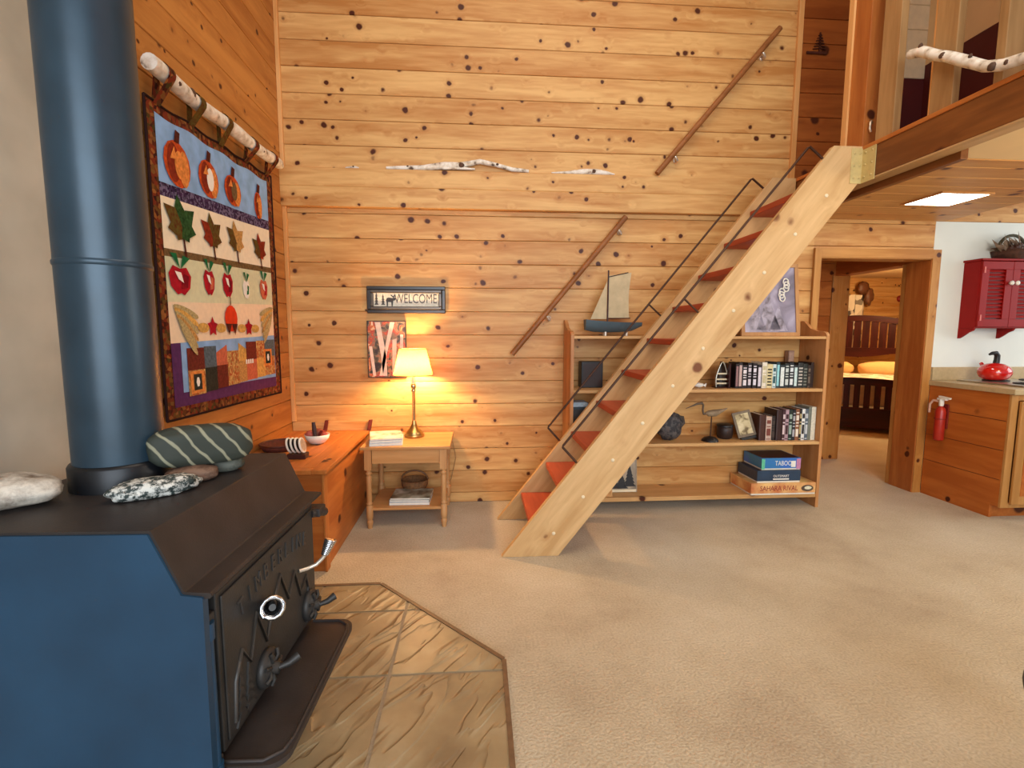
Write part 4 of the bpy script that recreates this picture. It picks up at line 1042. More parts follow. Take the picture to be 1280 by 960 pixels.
magazine('white edged magazine at the bottom of the pile on the table lower shelf', -.48, 3.55, .1463, .285, .22, .020, R(-1), bmat((190, 204, 216)), 'magazines on the lower shelf')
magazine('thin magazine in the middle of the pile on the table lower shelf', -.478, 3.555, .1666, .285, .22, .014, R(-3), bmat((120, 130, 140)), 'magazines on the lower shelf')
magazine('grey green covered magazine topmost on the table lower shelf', -.475, 3.56, .1809, .285, .22, .012, R(-2), grymag, 'magazines on the lower shelf')
t = thing('wicker_basket', 'small brown wicker basket behind the magazines on the table lower shelf', 'basket', (-.48, 3.75, .1463))
mb = MB(); mb.lathe([(.07, .1465), (.10, .20), (.105, .245), (.098, .245), (.092, .20), (.065, .155), (0, .153)], (-.48, 3.745, 0), 24); mb.build('bowl', plain('wicker', (120, 80, 44), .8, 0, .4, 60, .6, 120), t)
mb = MB(); mb.tube([(-.48 + .1 * math.cos(k * PI / 12), 3.745, .243 + .07 * math.sin(k * PI / 12)) for k in range(13)], .007, 8); mb.build('handle', bmat((110, 72, 40)), t)

# ---------------------------------------------------------------- lamp
LX, LY = -.471, 3.70
lamp = thing('table_lamp', 'lit brass candlestick lamp with a cream shade on the end table', 'table lamp', (LX, LY, TZ))
mb = MB(); mb.lathe([(.0, .5905), (.072, .5905), (.076, .60), (.074, .61), (.064, .618), (.066, .626), (.056, .636), (.036, .655), (.022, .68), (.016, .70), (.018, .708), (.011, .716)], (LX, LY, 0), 28, caps=False); mb.build('base', M['brass'], lamp)
mb = MB(); mb.lathe([(.011, .714), (.0115, .93), (.017, .935), (.017, .945), (.012, .955), (.020, .962), (.021, .985), (.013, .995)], (LX, LY, 0), 20); mb.build('stem', plain('silvered brass', (200, 184, 150), .25, 1, .08, 30), lamp)
mb = MB(); mb.lathe([(.012, .994), (.0135, 1.06), (.012, 1.085)], (LX, LY, 0), 16); mb.build('candle_sleeve', M['cream'], lamp)
bulb_m, nt, bs, out = newmat('lamp bulb glow')
em = N(nt, 'ShaderNodeEmission'); em.inputs[0].default_value = (1, .60, .27, 1); em.inputs[1].default_value = 1350; nt.links.new(em.outputs[0], out.inputs[0])
mb = MB(); mb.lathe([(.010, 1.09), (.022, 1.115), (.026, 1.14), (.018, 1.168), (0, 1.178)], (LX, LY, 0), 16); mb.build('bulb', bulb_m, lamp)
shade_m, nt, bs, out = newmat('cream lamp shade')
tc = N(nt, 'ShaderNodeTexCoord'); no = N(nt, 'ShaderNodeTexNoise'); no.inputs['Scale'].default_value = 160; nt.links.new(tc.outputs['Object'], no.inputs['Vector'])
colr = ramp(nt, no.outputs[0], [(.3, rgb((164, 122, 58))), (.7, rgb((176, 134, 66)))])
df = N(nt, 'ShaderNodeBsdfDiffuse'); tr = N(nt, 'ShaderNodeBsdfTranslucent'); nt.links.new(colr, df.inputs[0]); nt.links.new(colr, tr.inputs[0])
ms = N(nt, 'ShaderNodeMixShader'); ms.inputs[0].default_value = .6; nt.links.new(df.outputs[0], ms.inputs[1]); nt.links.new(tr.outputs[0], ms.inputs[2]); nt.links.new(ms.outputs[0], out.inputs[0])
mb = MB(); mb.lathe([(.146, 1.062), (.098, 1.255)], (LX, LY, 0), 40, caps=False); sh_o = mb.build('lamp_shade', shade_m, lamp)
mb = MB()
for r_, z in ((.146, 1.062), (.098, 1.255)): mb.tube([(LX + r_ * math.cos(k * PI / 20), LY + r_ * math.sin(k * PI / 20), z) for k in range(40)], .0035, 6, closed=True)
for k in range(3): a = k * 2 * PI / 3; mb.tube([(LX, LY, 1.245), (LX + .098 * math.cos(a), LY + .098 * math.sin(a), 1.255)], .0018, 5)
mb.tube([(LX, LY, 1.178), (LX, LY, 1.262)], .003, 6)
mb.build('shade_trim', bmat((176, 140, 80)), sh_o)
cord = MB(); cord.tube([(-.36, 3.883, .60), (-.30, 3.883, .57), (-.19, 3.883, .50), (-.165, 3.883, .38), (-.19, 3.883, .27), (-.205, 3.883, .20), (-.262, 3.883, .10), (-.25, 3.883, .006)], .0035, 6)
tag(cord.build('power_cord', bmat((170, 130, 80)), None), 'thin tan lamp cord hanging down the wall beside the end table', 'cord')

# ---------------------------------------------------------------- storage bench along the left wall
bz = .61
bench = thing('storage_bench', 'long amber pine storage bench along the left wall in the corner', 'bench', (-1.15, 3.3, 0))
mb = MB()
n = 5
for k in range(n):
    x0 = XL + .004 + k * .108; x1 = min(x0 + .1075, -.925)
    mb.box(x0, x1, 2.80, D - .004, bz - .026, bz, bid=rnd.random())
mb.box(-.9245, -.842, 2.74, D - .004, bz - .026, bz, bid=.3); mb.box(XL + .004, -.925, 2.74, 2.7995, bz - .026, bz, bid=.7)
mb.build('lid', M['orange_y'], bench, bevel=.003)
mb = MB(); mb.box(XL + .004, -.875, 2.775, 2.795, .0, bz - .0265); mb.build('end_panel', M['orange_x'], bench, bevel=.002)
mb = MB(); mb.box(-.895, -.875, 2.7955, D - .004, .0, bz - .0265); mb.build('front_panel', M['orange_y'], bench, bevel=.002)
mb = MB(); mb.box(-.8748, -.862, 2.765, 2.83, .0, bz - .0268); mb.build('corner_strip', M['orange_z'], bench, bevel=.002)
mb = MB(); mb.box(XL + .004, -.845, D - .024, D - .004, bz, bz + .07); mb.build('back_rail', M['pine_x'], bench, bevel=.003)
for x in (-1.17, -.835):
    mb = MB(); mb.prism([(x - .022, bz + .001), (x + .006, bz + .001), (x + .022, bz + .085), (x - .004, bz + .085)], 'Y', D - .044, D - .0245); mb.build('hinge_block', bmat((110, 36, 20)), bench)
# coasters in a rack
t = thing('coaster_rack', 'dark wooden rack on the bench holding a row of round coasters', 'rack', (-1.09, 3.02, bz))
mb = MB(); mb.box(-1.145, -1.035, 2.985, 3.055, bz + .0003, bz + .032); mb.build('base', bmat((58, 20, 14)), t, bevel=.003)
for i, x in enumerate((-1.128, -1.103, -1.078, -1.052)):
    lab = ['leftmost round white coaster in the rack on the bench', 'second round white coaster from the left in the rack', 'third round white coaster from the left in the rack', 'rightmost round white coaster in the rack, patterned face showing'][i]
    c_ = thing('coaster', lab, 'coaster', (x, 3.02, bz + .032), group='coasters in the rack')
    Mt = Matrix.Rotation(R(90 - 14), 3, 'Y')
    k = MB(); k.lathe([(0, -.005), (.046, -.005), (.049, -.002), (.049, .003), (.045, .005), (0, .005)], (x - .01, 3.02, bz + .081), 28, M=Mt); k.build('disc', M['white'], c_)
    k = MB(); k.lathe([(.043, -.0062), (.0, -.0062)], (x - .01, 3.02, bz + .081), 24, M=Mt); k.lathe([(.0, .0062), (.040, .0062)], (x - .01, 3.02, bz + .081), 24, M=Mt)
    k.build('cork_face', M['black'] if i < 3 else bmat((226, 200, 176)), c_)
t = thing('bowl', 'small white bowl on the bench filled with pine cones and a dark stick', 'bowl', (-1.10, 3.42, bz))
BX, BYY = -1.10, 3.42
mb = MB(); mb.lathe([(.032, bz + .0004), (.05, bz + .006), (.075, bz + .035), (.083, bz + .066), (.079, bz + .066), (.068, bz + .036), (.04, bz + .012), (0, bz + .010)], (BX, BYY, 0), 28); mb.build('dish', M['white'], t)
for i, (dx, dy, dz, s, c_) in enumerate(((-.045, -.01, .065, .032, (176, 84, 70)), (.04, .0, .068, .028, (110, 24, 24)), (.0, .03, .07, .034, (130, 60, 44)), (.055, -.02, .066, .022, (190, 80, 60)))):
    k = MB(); k.blob((BX + dx, BYY + dy, bz + dz), (s, s, s * .9), .25, 4, i + 3, 16, 10)
    tag(k.build('dried_pod', bmat(c_), None), ['pinkish dried pod at the left side of the white bowl', 'dark red dried pod in the white bowl right of the stick', 'brown dried pod at the back of the white bowl', 'small rosy dried pod at the right rim of the white bowl'][i], 'dried pod', 'dried pods in the bowl')
k = MB(); k.tube([(BX - .0, BYY - .035, bz + .055), (BX - .006, BYY - .035, bz + .10), (BX - .012, BYY - .03, bz + .155)], [.013, .015, .012], 10); tag(k.build('dark_stick', bmat((52, 26, 30)), None), 'short dark stick standing up in the white bowl', 'stick')
t = thing('wicker_tray', 'dark woven tray lying on the bench behind the coaster rack', 'tray', (-1.24, 3.36, bz))
k = MB(); k.lathe([(.0, bz + .0004), (.11, bz + .001), (.13, bz + .04), (.124, bz + .04), (.105, bz + .008), (0, bz + .006)], (-1.286, 3.27, 0), 28); k.build('tray', plain('dark wicker', (84, 36, 22), .8, 0, .4, 60, .6, 120), t)
k = MB(); k.tube([(-1.286 + .128 * math.cos(a * PI / 14), 3.27 + .128 * math.sin(a * PI / 14), bz + .04) for a in range(28)], .006, 6, closed=True); k.build('rim', bmat((72, 30, 20)), t)

# ---------------------------------------------------------------- wall pieces
t = thing('welcome_sign', 'black framed long sign reading welcome with a moose and trees', 'sign', (-.535, D, 1.63))
x0, x1, z0, z1 = -.834, -.234, 1.524, 1.731
mb = MB()
def fr(mb, x0, x1, z0, z1, w, y0, y1):
    for a, b, c, d in ((x0, x1, z0, z0 + w), (x0, x1, z1 - w, z1), (x0, x0 + w, z0 + w, z1 - w), (x1 - w, x1, z0 + w, z1 - w)): mb.box(a, b, y0, y1, c, d)
fr(mb, x0, x1, z0, z1, .028, D - .022, D - .001); mb.build('frame', M['blackgloss'], t, bevel=.005)
mb = MB(); fr(mb, x0 + .028, x1 - .028, z0 + .028, z1 - .028, .024, D - .03, D - .004); mb.build('inner_moulding', plain('pewter black moulding', (92, 84, 78), .28, .5, .1, 20), t, bevel=.006)
mb = MB(); mb.box(x0 + .05, x1 - .05, D - .010, D - .006, z0 + .05, z1 - .05); mb.build('sign_card', bmat((222, 210, 188)), t)
ink = bmat((84, 74, 66))
lettering('WELCOME', .102, at(-.462, D - .0105, 1.633), ink, t, 'lettering', .0006, .66)
mb = MB()
for cx, h in ((-.762, .085), (-.712, .075)):
    for k in range(4): mb.add([(cx - .016 * (1 - k * .15), D - .0106, 1.588 + h * k / 4), (cx + .016 * (1 - k * .15), D - .0106, 1.588 + h * k / 4), (cx, D - .0106, 1.588 + h * (k + 1.5) / 4)], [(0, 1, 2)])
mb.build('pine_motif', ink, t)
mz = 1.60
mb = MB(); Y_ = D - .0108
mo = [(-.690, mz + .020), (-.684, mz + .040), (-.668, mz + .044), (-.640, mz + .040), (-.628, mz + .046), (-.612, mz + .040), (-.618, mz + .024), (-.634, mz + .020), (-.640, mz - .022), (-.648, mz - .022), (-.650, mz + .010), (-.674, mz + .010), (-.676, mz - .022), (-.685, mz - .022), (-.686, mz + .012)]
mb.prism(mo, 'Y', Y_ - .0005, Y_ + .0008)
mb.prism([(-.640, mz + .046), (-.655, mz + .062), (-.650, mz + .066), (-.634, mz + .054), (-.622, mz + .066), (-.616, mz + .062), (-.626, mz + .046)], 'Y', Y_ - .0005, Y_ + .0008)
mb.build('moose_motif', bmat((50, 42, 38)), t)

t = thing('birch_painting', 'narrow canvas painting of pale birch trunks behind the lamp shade', 'painting', (-.69, D, 1.24))
mb = MB(); mb.box(-.832, -.545, D - .03, D - .001, 1.03, 1.462)
mb.build('canvas', art('autumn grove ground', [(.32, (40, 24, 26)), (.42, (70, 66, 52)), (.5, (150, 120, 90)), (.57, (176, 52, 36)), (.64, (222, 130, 60)), (.72, (238, 214, 180))], 16, detail=4, dist=1.0), t, bevel=.002)
mb = MB(); Y_ = D - .0312
for p in ([(-.775, 1.455), (-.735, 1.455), (-.695, 1.20), (-.69, 1.04), (-.722, 1.04), (-.735, 1.20)], [(-.66, 1.455), (-.625, 1.455), (-.68, 1.25), (-.725, 1.04), (-.75, 1.04), (-.705, 1.25)], [(-.825, 1.27), (-.80, 1.27), (-.775, 1.04), (-.797, 1.04)],
          [(-.645, 1.32), (-.612, 1.33), (-.625, 1.04), (-.65, 1.04)], [(-.585, 1.36), (-.562, 1.36), (-.572, 1.04), (-.592, 1.04)]):
    mb.prism(p, 'Y', Y_, Y_ + .001)
mb.build('birch_trunks', plain('painted birch trunk', (232, 206, 184), .6, 0, .14, 30), t)
mb = MB(); mb.tube([(-.66, 1.40, 0), (-.60, 1.44, 0)], .001); 
mb = MB(); fr(mb, -.836, -.541, 1.026, 1.466, .005, D - .033, D - .001); mb.build('edge_frame', M['black'], t)

# birch sticks on the ledge
LZ = 2.5853
def stick(label, pts, rads, knots, extra=None):
    t = thing('birch_stick', label, 'birch stick', (pts[len(pts) // 2][0], D - .03, LZ), group='birch sticks on the ledge')
    # resample for organic wobble
    P2 = []; R2 = []
    for i in range(len(pts) - 1):
        for k in range(4):
            f = k / 4; a, b = Vector(pts[i]), Vector(pts[i + 1]); p = a.lerp(b, f); P2.append(p); R2.append((rads[i] * (1 - f) + rads[i + 1] * f) * (1 + .12 * noise.noise(p * 9)))
    P2.append(Vector(pts[-1])); R2.append(rads[-1])
    mb = MB(); mb.tube(P2, R2, 12)
    if extra: mb.tube(*extra, 10)
    lowest = min(v[2] for v in mb.v); dz = LZ + .0003 - lowest
    mb.v = [(v[0], v[1], v[2] + dz) for v in mb.v]
    mb.build('stick', M['bark'], t)
    for x, y, z, s in knots:
        k = MB(); k.blob((x, y, z + dz), (s, s * .6, s * .8), .2, 2, int(x * 90), 12, 8); k.build('knot', M['bark_dark'], t)
yl = D - .03
stick('long white birch stick with a bent peak on the wall ledge', [(-.66, yl, 2.590), (-.55, yl, 2.592), (-.38, yl, 2.597), (-.23, yl, 2.617), (-.11, yl, 2.622), (.04, yl, 2.653), (.16, yl, 2.632), (.28, yl, 2.602), (.41, yl, 2.592)], [.010, .016, .02, .026, .022, .018, .016, .016, .012], [(-.10, yl - .018, 2.618, .022), (.17, yl - .012, 2.632, .012), (-.5, yl - .012, 2.60, .01)], ([(-.24, yl - .01, 2.597), (-.12, yl - .01, 2.598), (.0, yl - .01, 2.594)], [.014, .012, .006]))
stick('short white birch stick with one dark knot on the wall ledge', [(.585, yl, 2.592), (.70, yl, 2.595), (.83, yl, 2.604), (.93, yl, 2.606), (1.02, yl, 2.598), (1.078, yl, 2.592)], [.004, .012, .021, .022, .014, .004], [(.91, yl - .016, 2.606, .018)])
stick('tiny twig alone at the left on the wall ledge', [(-.96, yl, 2.59), (-.92, yl, 2.592), (-.885, yl, 2.594), (-.86, yl, 2.59)], [.004, .010, .010, .005], [(-.90, yl - .006, 2.596, .009)])

# tree silhouette carving on the loft wall
t = thing('tree_carving', 'small dark pine tree cut out on a bar fixed to the loft back wall', 'carving', (2.69, D, 3.5))
mb = MB(); mb.box(2.585, 2.745, D - .012, D - .001, 3.545, 3.562); mb.build('bar', bmat((70, 24, 12)), t)
mb = MB()
for k in range(6): z = 3.58 + k * .02; w = .055 - k * .008; mb.prism([(2.69 - w, z + .004), (2.69, z + .013), (2.69 + w, z + .004), (2.69 + w * .9, z), (2.69, z + .006), (2.69 - w * .9, z)], 'Y', D - .010, D - .001)
mb.box(2.685, 2.695, D - .010, D - .001, 3.562, 3.705); mb.build('pine_shape', bmat((70, 24, 12)), t)

# ---------------------------------------------------------------- loft railing
rail = thing('loft_railing', 'upright plank posts standing in a row on the edge of the loft', 'railing', (2.35, 2.5, 2.482))
def post(x0, x1, y0, y1, m='post_z'):
    mb = MB(); mb.box(x0, x1, y0, y1, 2.4823, 4.99, bid=rnd.random()); mb.build('post', M[m], rail, bevel=.003)
post(2.318, 2.40, 2.905, 3.06, 'orange_z'); post(2.305, 2.318, 3.03, 3.075, 'pine_trim')
post(2.318, 2.362, 2.69, 2.81); post(2.318, 2.356, 2.35, 2.47); post(2.356, 2.375, 2.47, 2.52, 'pine_trim'); post(2.318, 2.42, 2.115, 2.158); post(2.318, 2.356, 1.72, 1.84)
t = thing('gate_hook', 'small pale metal hook on the side of the orange loft post', 'hook', (2.317, 2.86, 2.60))
mb = MB(); mb.tube([(2.36, 2.901, 2.63), (2.352, 2.89, 2.632), (2.34, 2.88, 2.62), (2.338, 2.88, 2.585), (2.35, 2.885, 2.57)], .006, 8); mb.build('hook', M['white_metal'], t)
mb = MB(); mb.tube([(2.36, 2.90, 2.63), (2.36, 2.9048, 2.63)], .014, 10); mb.build('plate', M['brass'], t)
t = thing('birch_branch', 'white birch branch slung in front of the loft posts above the beam', 'branch', (2.27, 2.2, 2.6))
bp_ = [(2.285, 2.575, 2.835), (2.282, 2.50, 2.81), (2.278, 2.42, 2.75), (2.276, 2.34, 2.70), (2.276, 2.24, 2.625), (2.278, 2.16, 2.565), (2.28, 2.09, 2.535), (2.285, 1.98, 2.515), (2.29, 1.86, 2.53)]
P2 = []; 
for i in range(len(bp_) - 1):
    for k in range(4): P2.append(Vector(bp_[i]).lerp(Vector(bp_[i + 1]), k / 4))
mb = MB(); mb.tube(P2, [.024 + .003 * noise.noise(p * 8) for p in P2[:-1]] + [.022], 14); mb.build('branch', M['bark'], t)
for x, y, z, s in ((2.258, 2.36, 2.715, .015), (2.27, 2.50, 2.836, .012), (2.262, 2.22, 2.64, .010), (2.256, 2.11, 2.538, .018), (2.262, 2.055, 2.528, .011)):
    k = MB(); k.blob((x, y, z), (s * .7, s, s), .2, 2, int(y * 90), 12, 8); k.build('knot', M['bark_dark'], t)

# ceiling light
t = thing('ceiling_light', 'bright square light panel flush in the board ceiling under the loft', 'ceiling light', (3.215, 3.235, 2.297))
pm_, nt, bs, out = newmat('light panel glow'); em = N(nt, 'ShaderNodeEmission'); em.inputs[0].default_value = (1, .93, .80, 1); em.inputs[1].default_value = 16; nt.links.new(em.outputs[0], out.inputs[0])
mb = MB(); mb.box(3.045, 3.385, 3.09, 3.38, 2.288, 2.292); mb.build('diffuser', pm_, t)
mb = MB()
for a, b, c, d in ((3.03, 3.40, 3.075, 3.09), (3.03, 3.40, 3.38, 3.395), (3.03, 3.045, 3.09, 3.38), (3.385, 3.40, 3.09, 3.38)): mb.box(a, b, c, d, 2.286, 2.2966)
mb.build('frame', M['maple'], t)

# ---------------------------------------------------------------- kitchen
CZ = .98
kx = 3.8495
t = thing('base_cabinet', 'pine kitchen base cabinet with a plank end panel right of the doorway', 'cabinet', (4.7, 3.55, 0))
mb = MB(); mb.prism([(3.29, 0), (D - .03, 0), (D - .03, CZ - .0405), (3.235, CZ - .0405), (3.235, .10), (3.29, .10)], 'X', kx, kx + .02)
e_ = mb.build('end_panel', M['cab_end'], t)
mb = MB()
for z in (.30, .52, .74): mb.box(kx - .0012, kx, 3.24, D - .03, z, z + .004)
mb.build('board_joint', bmat((92, 40, 16)), e_)
mb = MB(); mb.box(kx + .02, 6.4, 3.255, D - .03, .10, CZ - .0405); mb.box(kx + .02, 6.4, 3.30, 3.32, 0, .10); mb.build('carcass', M['cab_end'], t)
mb = MB(); mb.box(kx, kx + .055, 3.215, 3.2345, .095, CZ - .041); mb.box(kx + .055, 6.4, 3.215, 3.2345, .095, .135); mb.box(kx + .055, 6.4, 3.215, 3.2345, CZ - .085, CZ - .041); mb.build('face_frame', M['cabface'], t, bevel=.003)
for k in range(2):
    xa = kx + .06 + k * .47
    mb = MB(); mb.box(xa, xa + .45, 3.195, 3.2148, .125, CZ - .09); d_ = mb.build('cabinet_door', M['cabface'], t, bevel=.004)
    mb = MB(); mb.box(xa + .06, xa + .39, 3.191, 3.1949, .19, CZ - .15); mb.build('door_panel', M['cab_end'], d_, bevel=.003)
t = thing('countertop', 'beige laminate kitchen countertop with upstand', 'countertop', (4.7, 3.5, CZ))
mb = MB(); mb.box(3.838, 6.4, 3.19, D - .0005, CZ - .04, CZ); mb.build('worktop', M['counter'], t, bevel=.004)
mb = MB(); mb.box(3.872, 6.4, D - .022, D - .0005, CZ + .0003, CZ + .112); mb.build('upstand', M['counter'], t, bevel=.003)
t = thing('cooktop', 'low steel cooktop with black burners set on the counter', 'cooktop', (4.4, 3.55, CZ))
mb = MB(); mb.box(4.02, 4.75, 3.29, 3.80, CZ + .0003, CZ + .014); mb.build('tray', M['steel'], t, bevel=.004)
for x, y in ((4.22, 3.66), (4.55, 3.66), (4.20, 3.41), (4.55, 3.41)):
    mb = MB(); 
    for r_ in (.03, .055, .08): mb.tube([(x + r_ * math.cos(k * PI / 12), y + r_ * math.sin(k * PI / 12), CZ + .019) for k in range(24)], .005, 6, closed=True)
    mb.build('burner', M['black'], t)
t = thing('kettle', 'shiny red squat kettle with a black hooked handle on the cooktop', 'kettle', (4.20, 3.66, CZ + .0245))
kz = CZ + .0245
mb = MB(); mb.lathe([(0, kz), (.07, kz), (.094, kz + .02), (.107, kz + .052), (.105, kz + .08), (.088, kz + .108), (.056, kz + .128), (.025, kz + .136), (0, kz + .137)], (4.20, 3.66, 0), 36); mb.build('body', M['red_gloss'], t)
mb = MB(); mb.tube([(4.205, 3.66, kz + .128), (4.21, 3.66, kz + .165), (4.21, 3.66, kz + .195), (4.195, 3.66, kz + .215), (4.165, 3.66, kz + .214), (4.14, 3.66, kz + .204)], [.022, .020, .020, .018, .014, .008], 12); mb.build('handle', M['black'], t)
mb = MB(); mb.tube([(4.215, 3.735, kz + .08), (4.225, 3.785, kz + .11), (4.23, 3.80, kz + .125)], [.024, .016, .013], 12); mb.build('spout', M['red_gloss'], t)
# red wall cabinet
t = thing('wall_cabinet', 'small red wall cabinet with slatted double doors on the white wall', 'wall cabinet', (4.36, 3.82, 1.42))
RX0, RX1, RY, RZ0, RZ1 = 4.085, 4.635, 3.742, 1.42, 1.975
mb = MB(); mb.box(RX0, RX1, RY + .012, D - .0005, RZ0, RZ1 - .012); mb.build('case', M['red_paint'], t, bevel=.003)
mb = MB(); mb.box(RX0 - .012, RX1 + .012, RY - .012, D - .0005, RZ1 - .0115, RZ1 + .006); mb.build('top', M['red_paint'], t, bevel=.004)
for k in range(2):
    xa, xb_ = (RX0 + .004, 4.3585) if k == 0 else (4.3615, RX1 - .004)
    mb = MB()
    fr(mb, xa, xb_, RZ0 + .012, RZ1 - .018, .062, RY - .008, RY + .0115)
    d_ = mb.build('cabinet_door', M['red_paint'], t, bevel=.002)
    mb = MB()
    for j in range(13):
        z = RZ0 + .085 + j * .0305
        mb.prism([(RY - .005, z), (RY - .003, z), (RY + .010, z + .022), (RY + .008, z + .022)], 'X', xa + .062, xb_ - .062)
    mb.build('louvre', M['red_paint'], d_)
    mb = MB(); mb.box(xa + .062, xb_ - .062, RY + .0105, RY + .0118, RZ0 + .074, RZ1 - .08); mb.build('louvre_back', bmat((96, 10, 10)), d_)
    mb = MB(); xk = 4.3585 - .026 if k == 0 else 4.3615 + .022
    mb.lathe([(.006, 0), (.007, .010), (.017, .016), (.018, .024), (.010, .031), (0, .032)], (xk, RY - .008, 1.785), 16, M=Matrix.Rotation(R(90), 3, 'X')); mb.build('knob', M['white'], d_)
    if k == 0:
        mb = MB()
        for z in (RZ0 + .06, RZ1 - .11): mb.box(xa + .012, xa + .026, RY - .0115, RY - .0082, z, z + .05)
        mb.build('hinge', bmat((200, 96, 84)), d_)
for x in (RX0, 4.44):
    mb = MB(); mb.prism([(D - .001, RZ0 - .0003), (RY + .012, RZ0 - .0003), (RY + .025, RZ0 - .02), (RY + .06, RZ0 - .035), (RY + .10, RZ0 - .065), (D - .015, RZ0 - .085), (D - .001, RZ0 - .085)], 'X', x, x + .016); mb.build('bracket', M['red_paint'], t)
# dried arrangement on the cabinet
bz_ = RZ1 + .0065
t = thing('dried_basket', 'brown basket of dried leaves and cones on top of the red cabinet', 'dried arrangement', (4.38, 3.81, bz_))
mb = MB(); mb.lathe([(.09, bz_), (.12, bz_ + .03), (.135, bz_ + .075), (.125, bz_ + .075), (.10, bz_ + .03), (0, bz_ + .02)], (4.42, 3.82, 0), 24); mb.build('basket', plain('dark wicker bowl', (74, 42, 26), .8, 0, .4, 50, .6, 100), t)
mb = MB(); mb.tube([(4.42 + .125 * math.cos(k * PI / 14), 3.82, bz_ + .07 + .13 * math.sin(k * PI / 14)) for k in range(15)], .012, 8); mb.build('handle', plain('grey green twig', (74, 70, 50), .8, 0, .3, 40, .5, 80), t)
mb = MB(); rr_ = random.Random(5)
for i in range(70):
    a = rr_.uniform(PI * .55, PI * 1.5) if i < 50 else rr_.uniform(0, 2 * PI); L = rr_.uniform(.07, .20); el_ = rr_.uniform(.05, 1.1)
    c = Vector((4.40 + rr_.uniform(-.09, .09), 3.79 + rr_.uniform(-.03, .03), bz_ + .05 + rr_.uniform(0, .05)))
    d = Vector((math.cos(a) * math.cos(el_), math.sin(a) * .35 * math.cos(el_), math.sin(el_) * .75)); e_ = c + d * L
    w = Vector((-d.z, 0, d.x)) * rr_.uniform(.010, .022)
    mb.add([c, c + d * L * .5 + w, e_, c + d * L * .5 - w + Vector((0, .004, 0))], [(0, 1, 2, 3)])
mb.build('dried_leaf', plain('dried brown leaf', (92, 58, 38), .8, 0, .5, 12, c2=(150, 120, 92)), t)
mb = MB()
for i in range(16):
    a = i * 2.4; mb.blob((4.40 + .08 * math.cos(a) * rr_.uniform(.3, 1), 3.80 + .04 * math.sin(a), bz_ + .085 + rr_.uniform(-.01, .03)), (.02, .02, .024), .35, 5, i, 10, 7)
mb.build('cone', bmat((70, 36, 24)), t)
# extinguisher on the end panel
ex, ey = kx - .045, 3.70
t = thing('fire_extinguisher', 'small red fire extinguisher with a white head on the kitchen end panel', 'fire extinguisher', (ex, ey, .5))
mb = MB(); mb.lathe([(0, .50), (.030, .50), (.036, .512), (.036, .742), (.030, .765), (.016, .778), (.014, .79)], (ex, ey, 0), 24); mb.build('cylinder', M['extred'], t)
mb = MB(); mb.lathe([(.015, .785), (.017, .80), (.017, .84), (.010, .845)], (ex, ey, 0), 14); mb.box(ex - .012, ex + .01, ey - .045, ey + .03, .835, .85); mb.prism([(ey - .075, .86), (ey + .02, .868), (ey + .02, .856), (ey - .07, .846)], 'X', ex - .011, ex + .009); mb.build('valve_head', M['white'], t)
mb = MB(); mb.tube([(ex, ey + .02, .82), (ex - .012, ey + .06, .825), (ex - .015, ey + .085, .79), (ex - .012, ey + .088, .72)], .009, 8); mb.build('hose', bmat((210, 170, 150)), t)
mb = MB(); mb.box(ex + .030, kx - .0015, ey - .03, ey + .03, .60, .80); mb.tube([(ex + .038 * math.cos(k * PI / 8), ey + .038 * math.sin(k * PI / 8), .68) for k in range(16)], .003, 6, closed=True); mb.build('bracket', bmat((120, 30, 22)), t)

# ---------------------------------------------------------------- bedroom
BA = R(-38)
bed = thing('bed', 'dark mahogany slatted bed seen through the doorway', 'bed', (5.30, 6.40, 0), BA)
def arch(mb, x0, x1, z0, z1, rise, y0, y1, n=16):
    top = [(x0 + (x1 - x0) * k / n, z1 + rise * math.sin(PI * k / n)) for k in range(n + 1)]
    mb.prism([(x0, z0)] + [(x1, z0)] + top[::-1], 'Y', y0, y1)
BW = .92
def panel(name, y, zt_, zl, zbase, rise, nsl, scal):
    mb = MB()
    top = [(-BW + 2 * BW * k / 20, zt_ + rise * math.sin(PI * k / 20)) for k in range(21)]; bot = [(p[0], p[1] - .10) for p in top]
    mb.prism(bot + top[::-1], 'Y', y, y + .05)
    if scal:
        lo = [(-BW + 2 * BW * k / 24, zl - .10 - .06 * math.cos(2 * PI * k / 24 * 1.0 - PI) * (1 if 6 <= k <= 18 else .3)) for k in range(25)]
        mb.prism(lo + [(BW, zl), (-BW, zl)], 'Y', y, y + .05)
    else: mb.box(-BW, BW, y, y + .05, zbase, zl)
    o = mb.build(name, M['mahog'], bed, local=True, bevel=.004)
    for k in range(nsl):
        x = -BW + .10 + (2 * BW - .20) * k / (nsl - 1); s = MB(); ztk = zt_ + rise * math.sin(PI * (x + BW) / (2 * BW)) - .099
        sw_ = .05 if scal else .036; s.box(x - sw_, x + sw_, y + .015, y + .035, zl - .0005, ztk); s.build('slat', M['mahog_z'], o, local=True)
    for x in (-BW - .06, BW + .06):
        s = MB(); s.box(x - .05, x + .05, y - .01, y + .06, 0, zt_ + .02); s.build('post', M['mahog_z'], o, local=True, bevel=.006)
panel('footboard', 0, .69, .34, .06, .07, 15, False)
panel('headboard', 1.95, 1.52, 1.13, .3, .16, 15, True)
for x in (-BW - .03, BW): mb = MB(); mb.box(x, x + .03, .0505, 1.9495, .18, .38); mb.build('side_rail', M['mahog'], bed, local=True)
mb = MB(); mb.box(-BW + .02, BW - .02, .06, 1.94, .36, .66); mb.build('mattress', M['cream'], bed, local=True, bevel=.03)
def bedw(u, v, z):
    return Vector((5.30 + u * math.cos(BA) - v * math.sin(BA), 6.40 + u * math.sin(BA) + v * math.cos(BA), z))
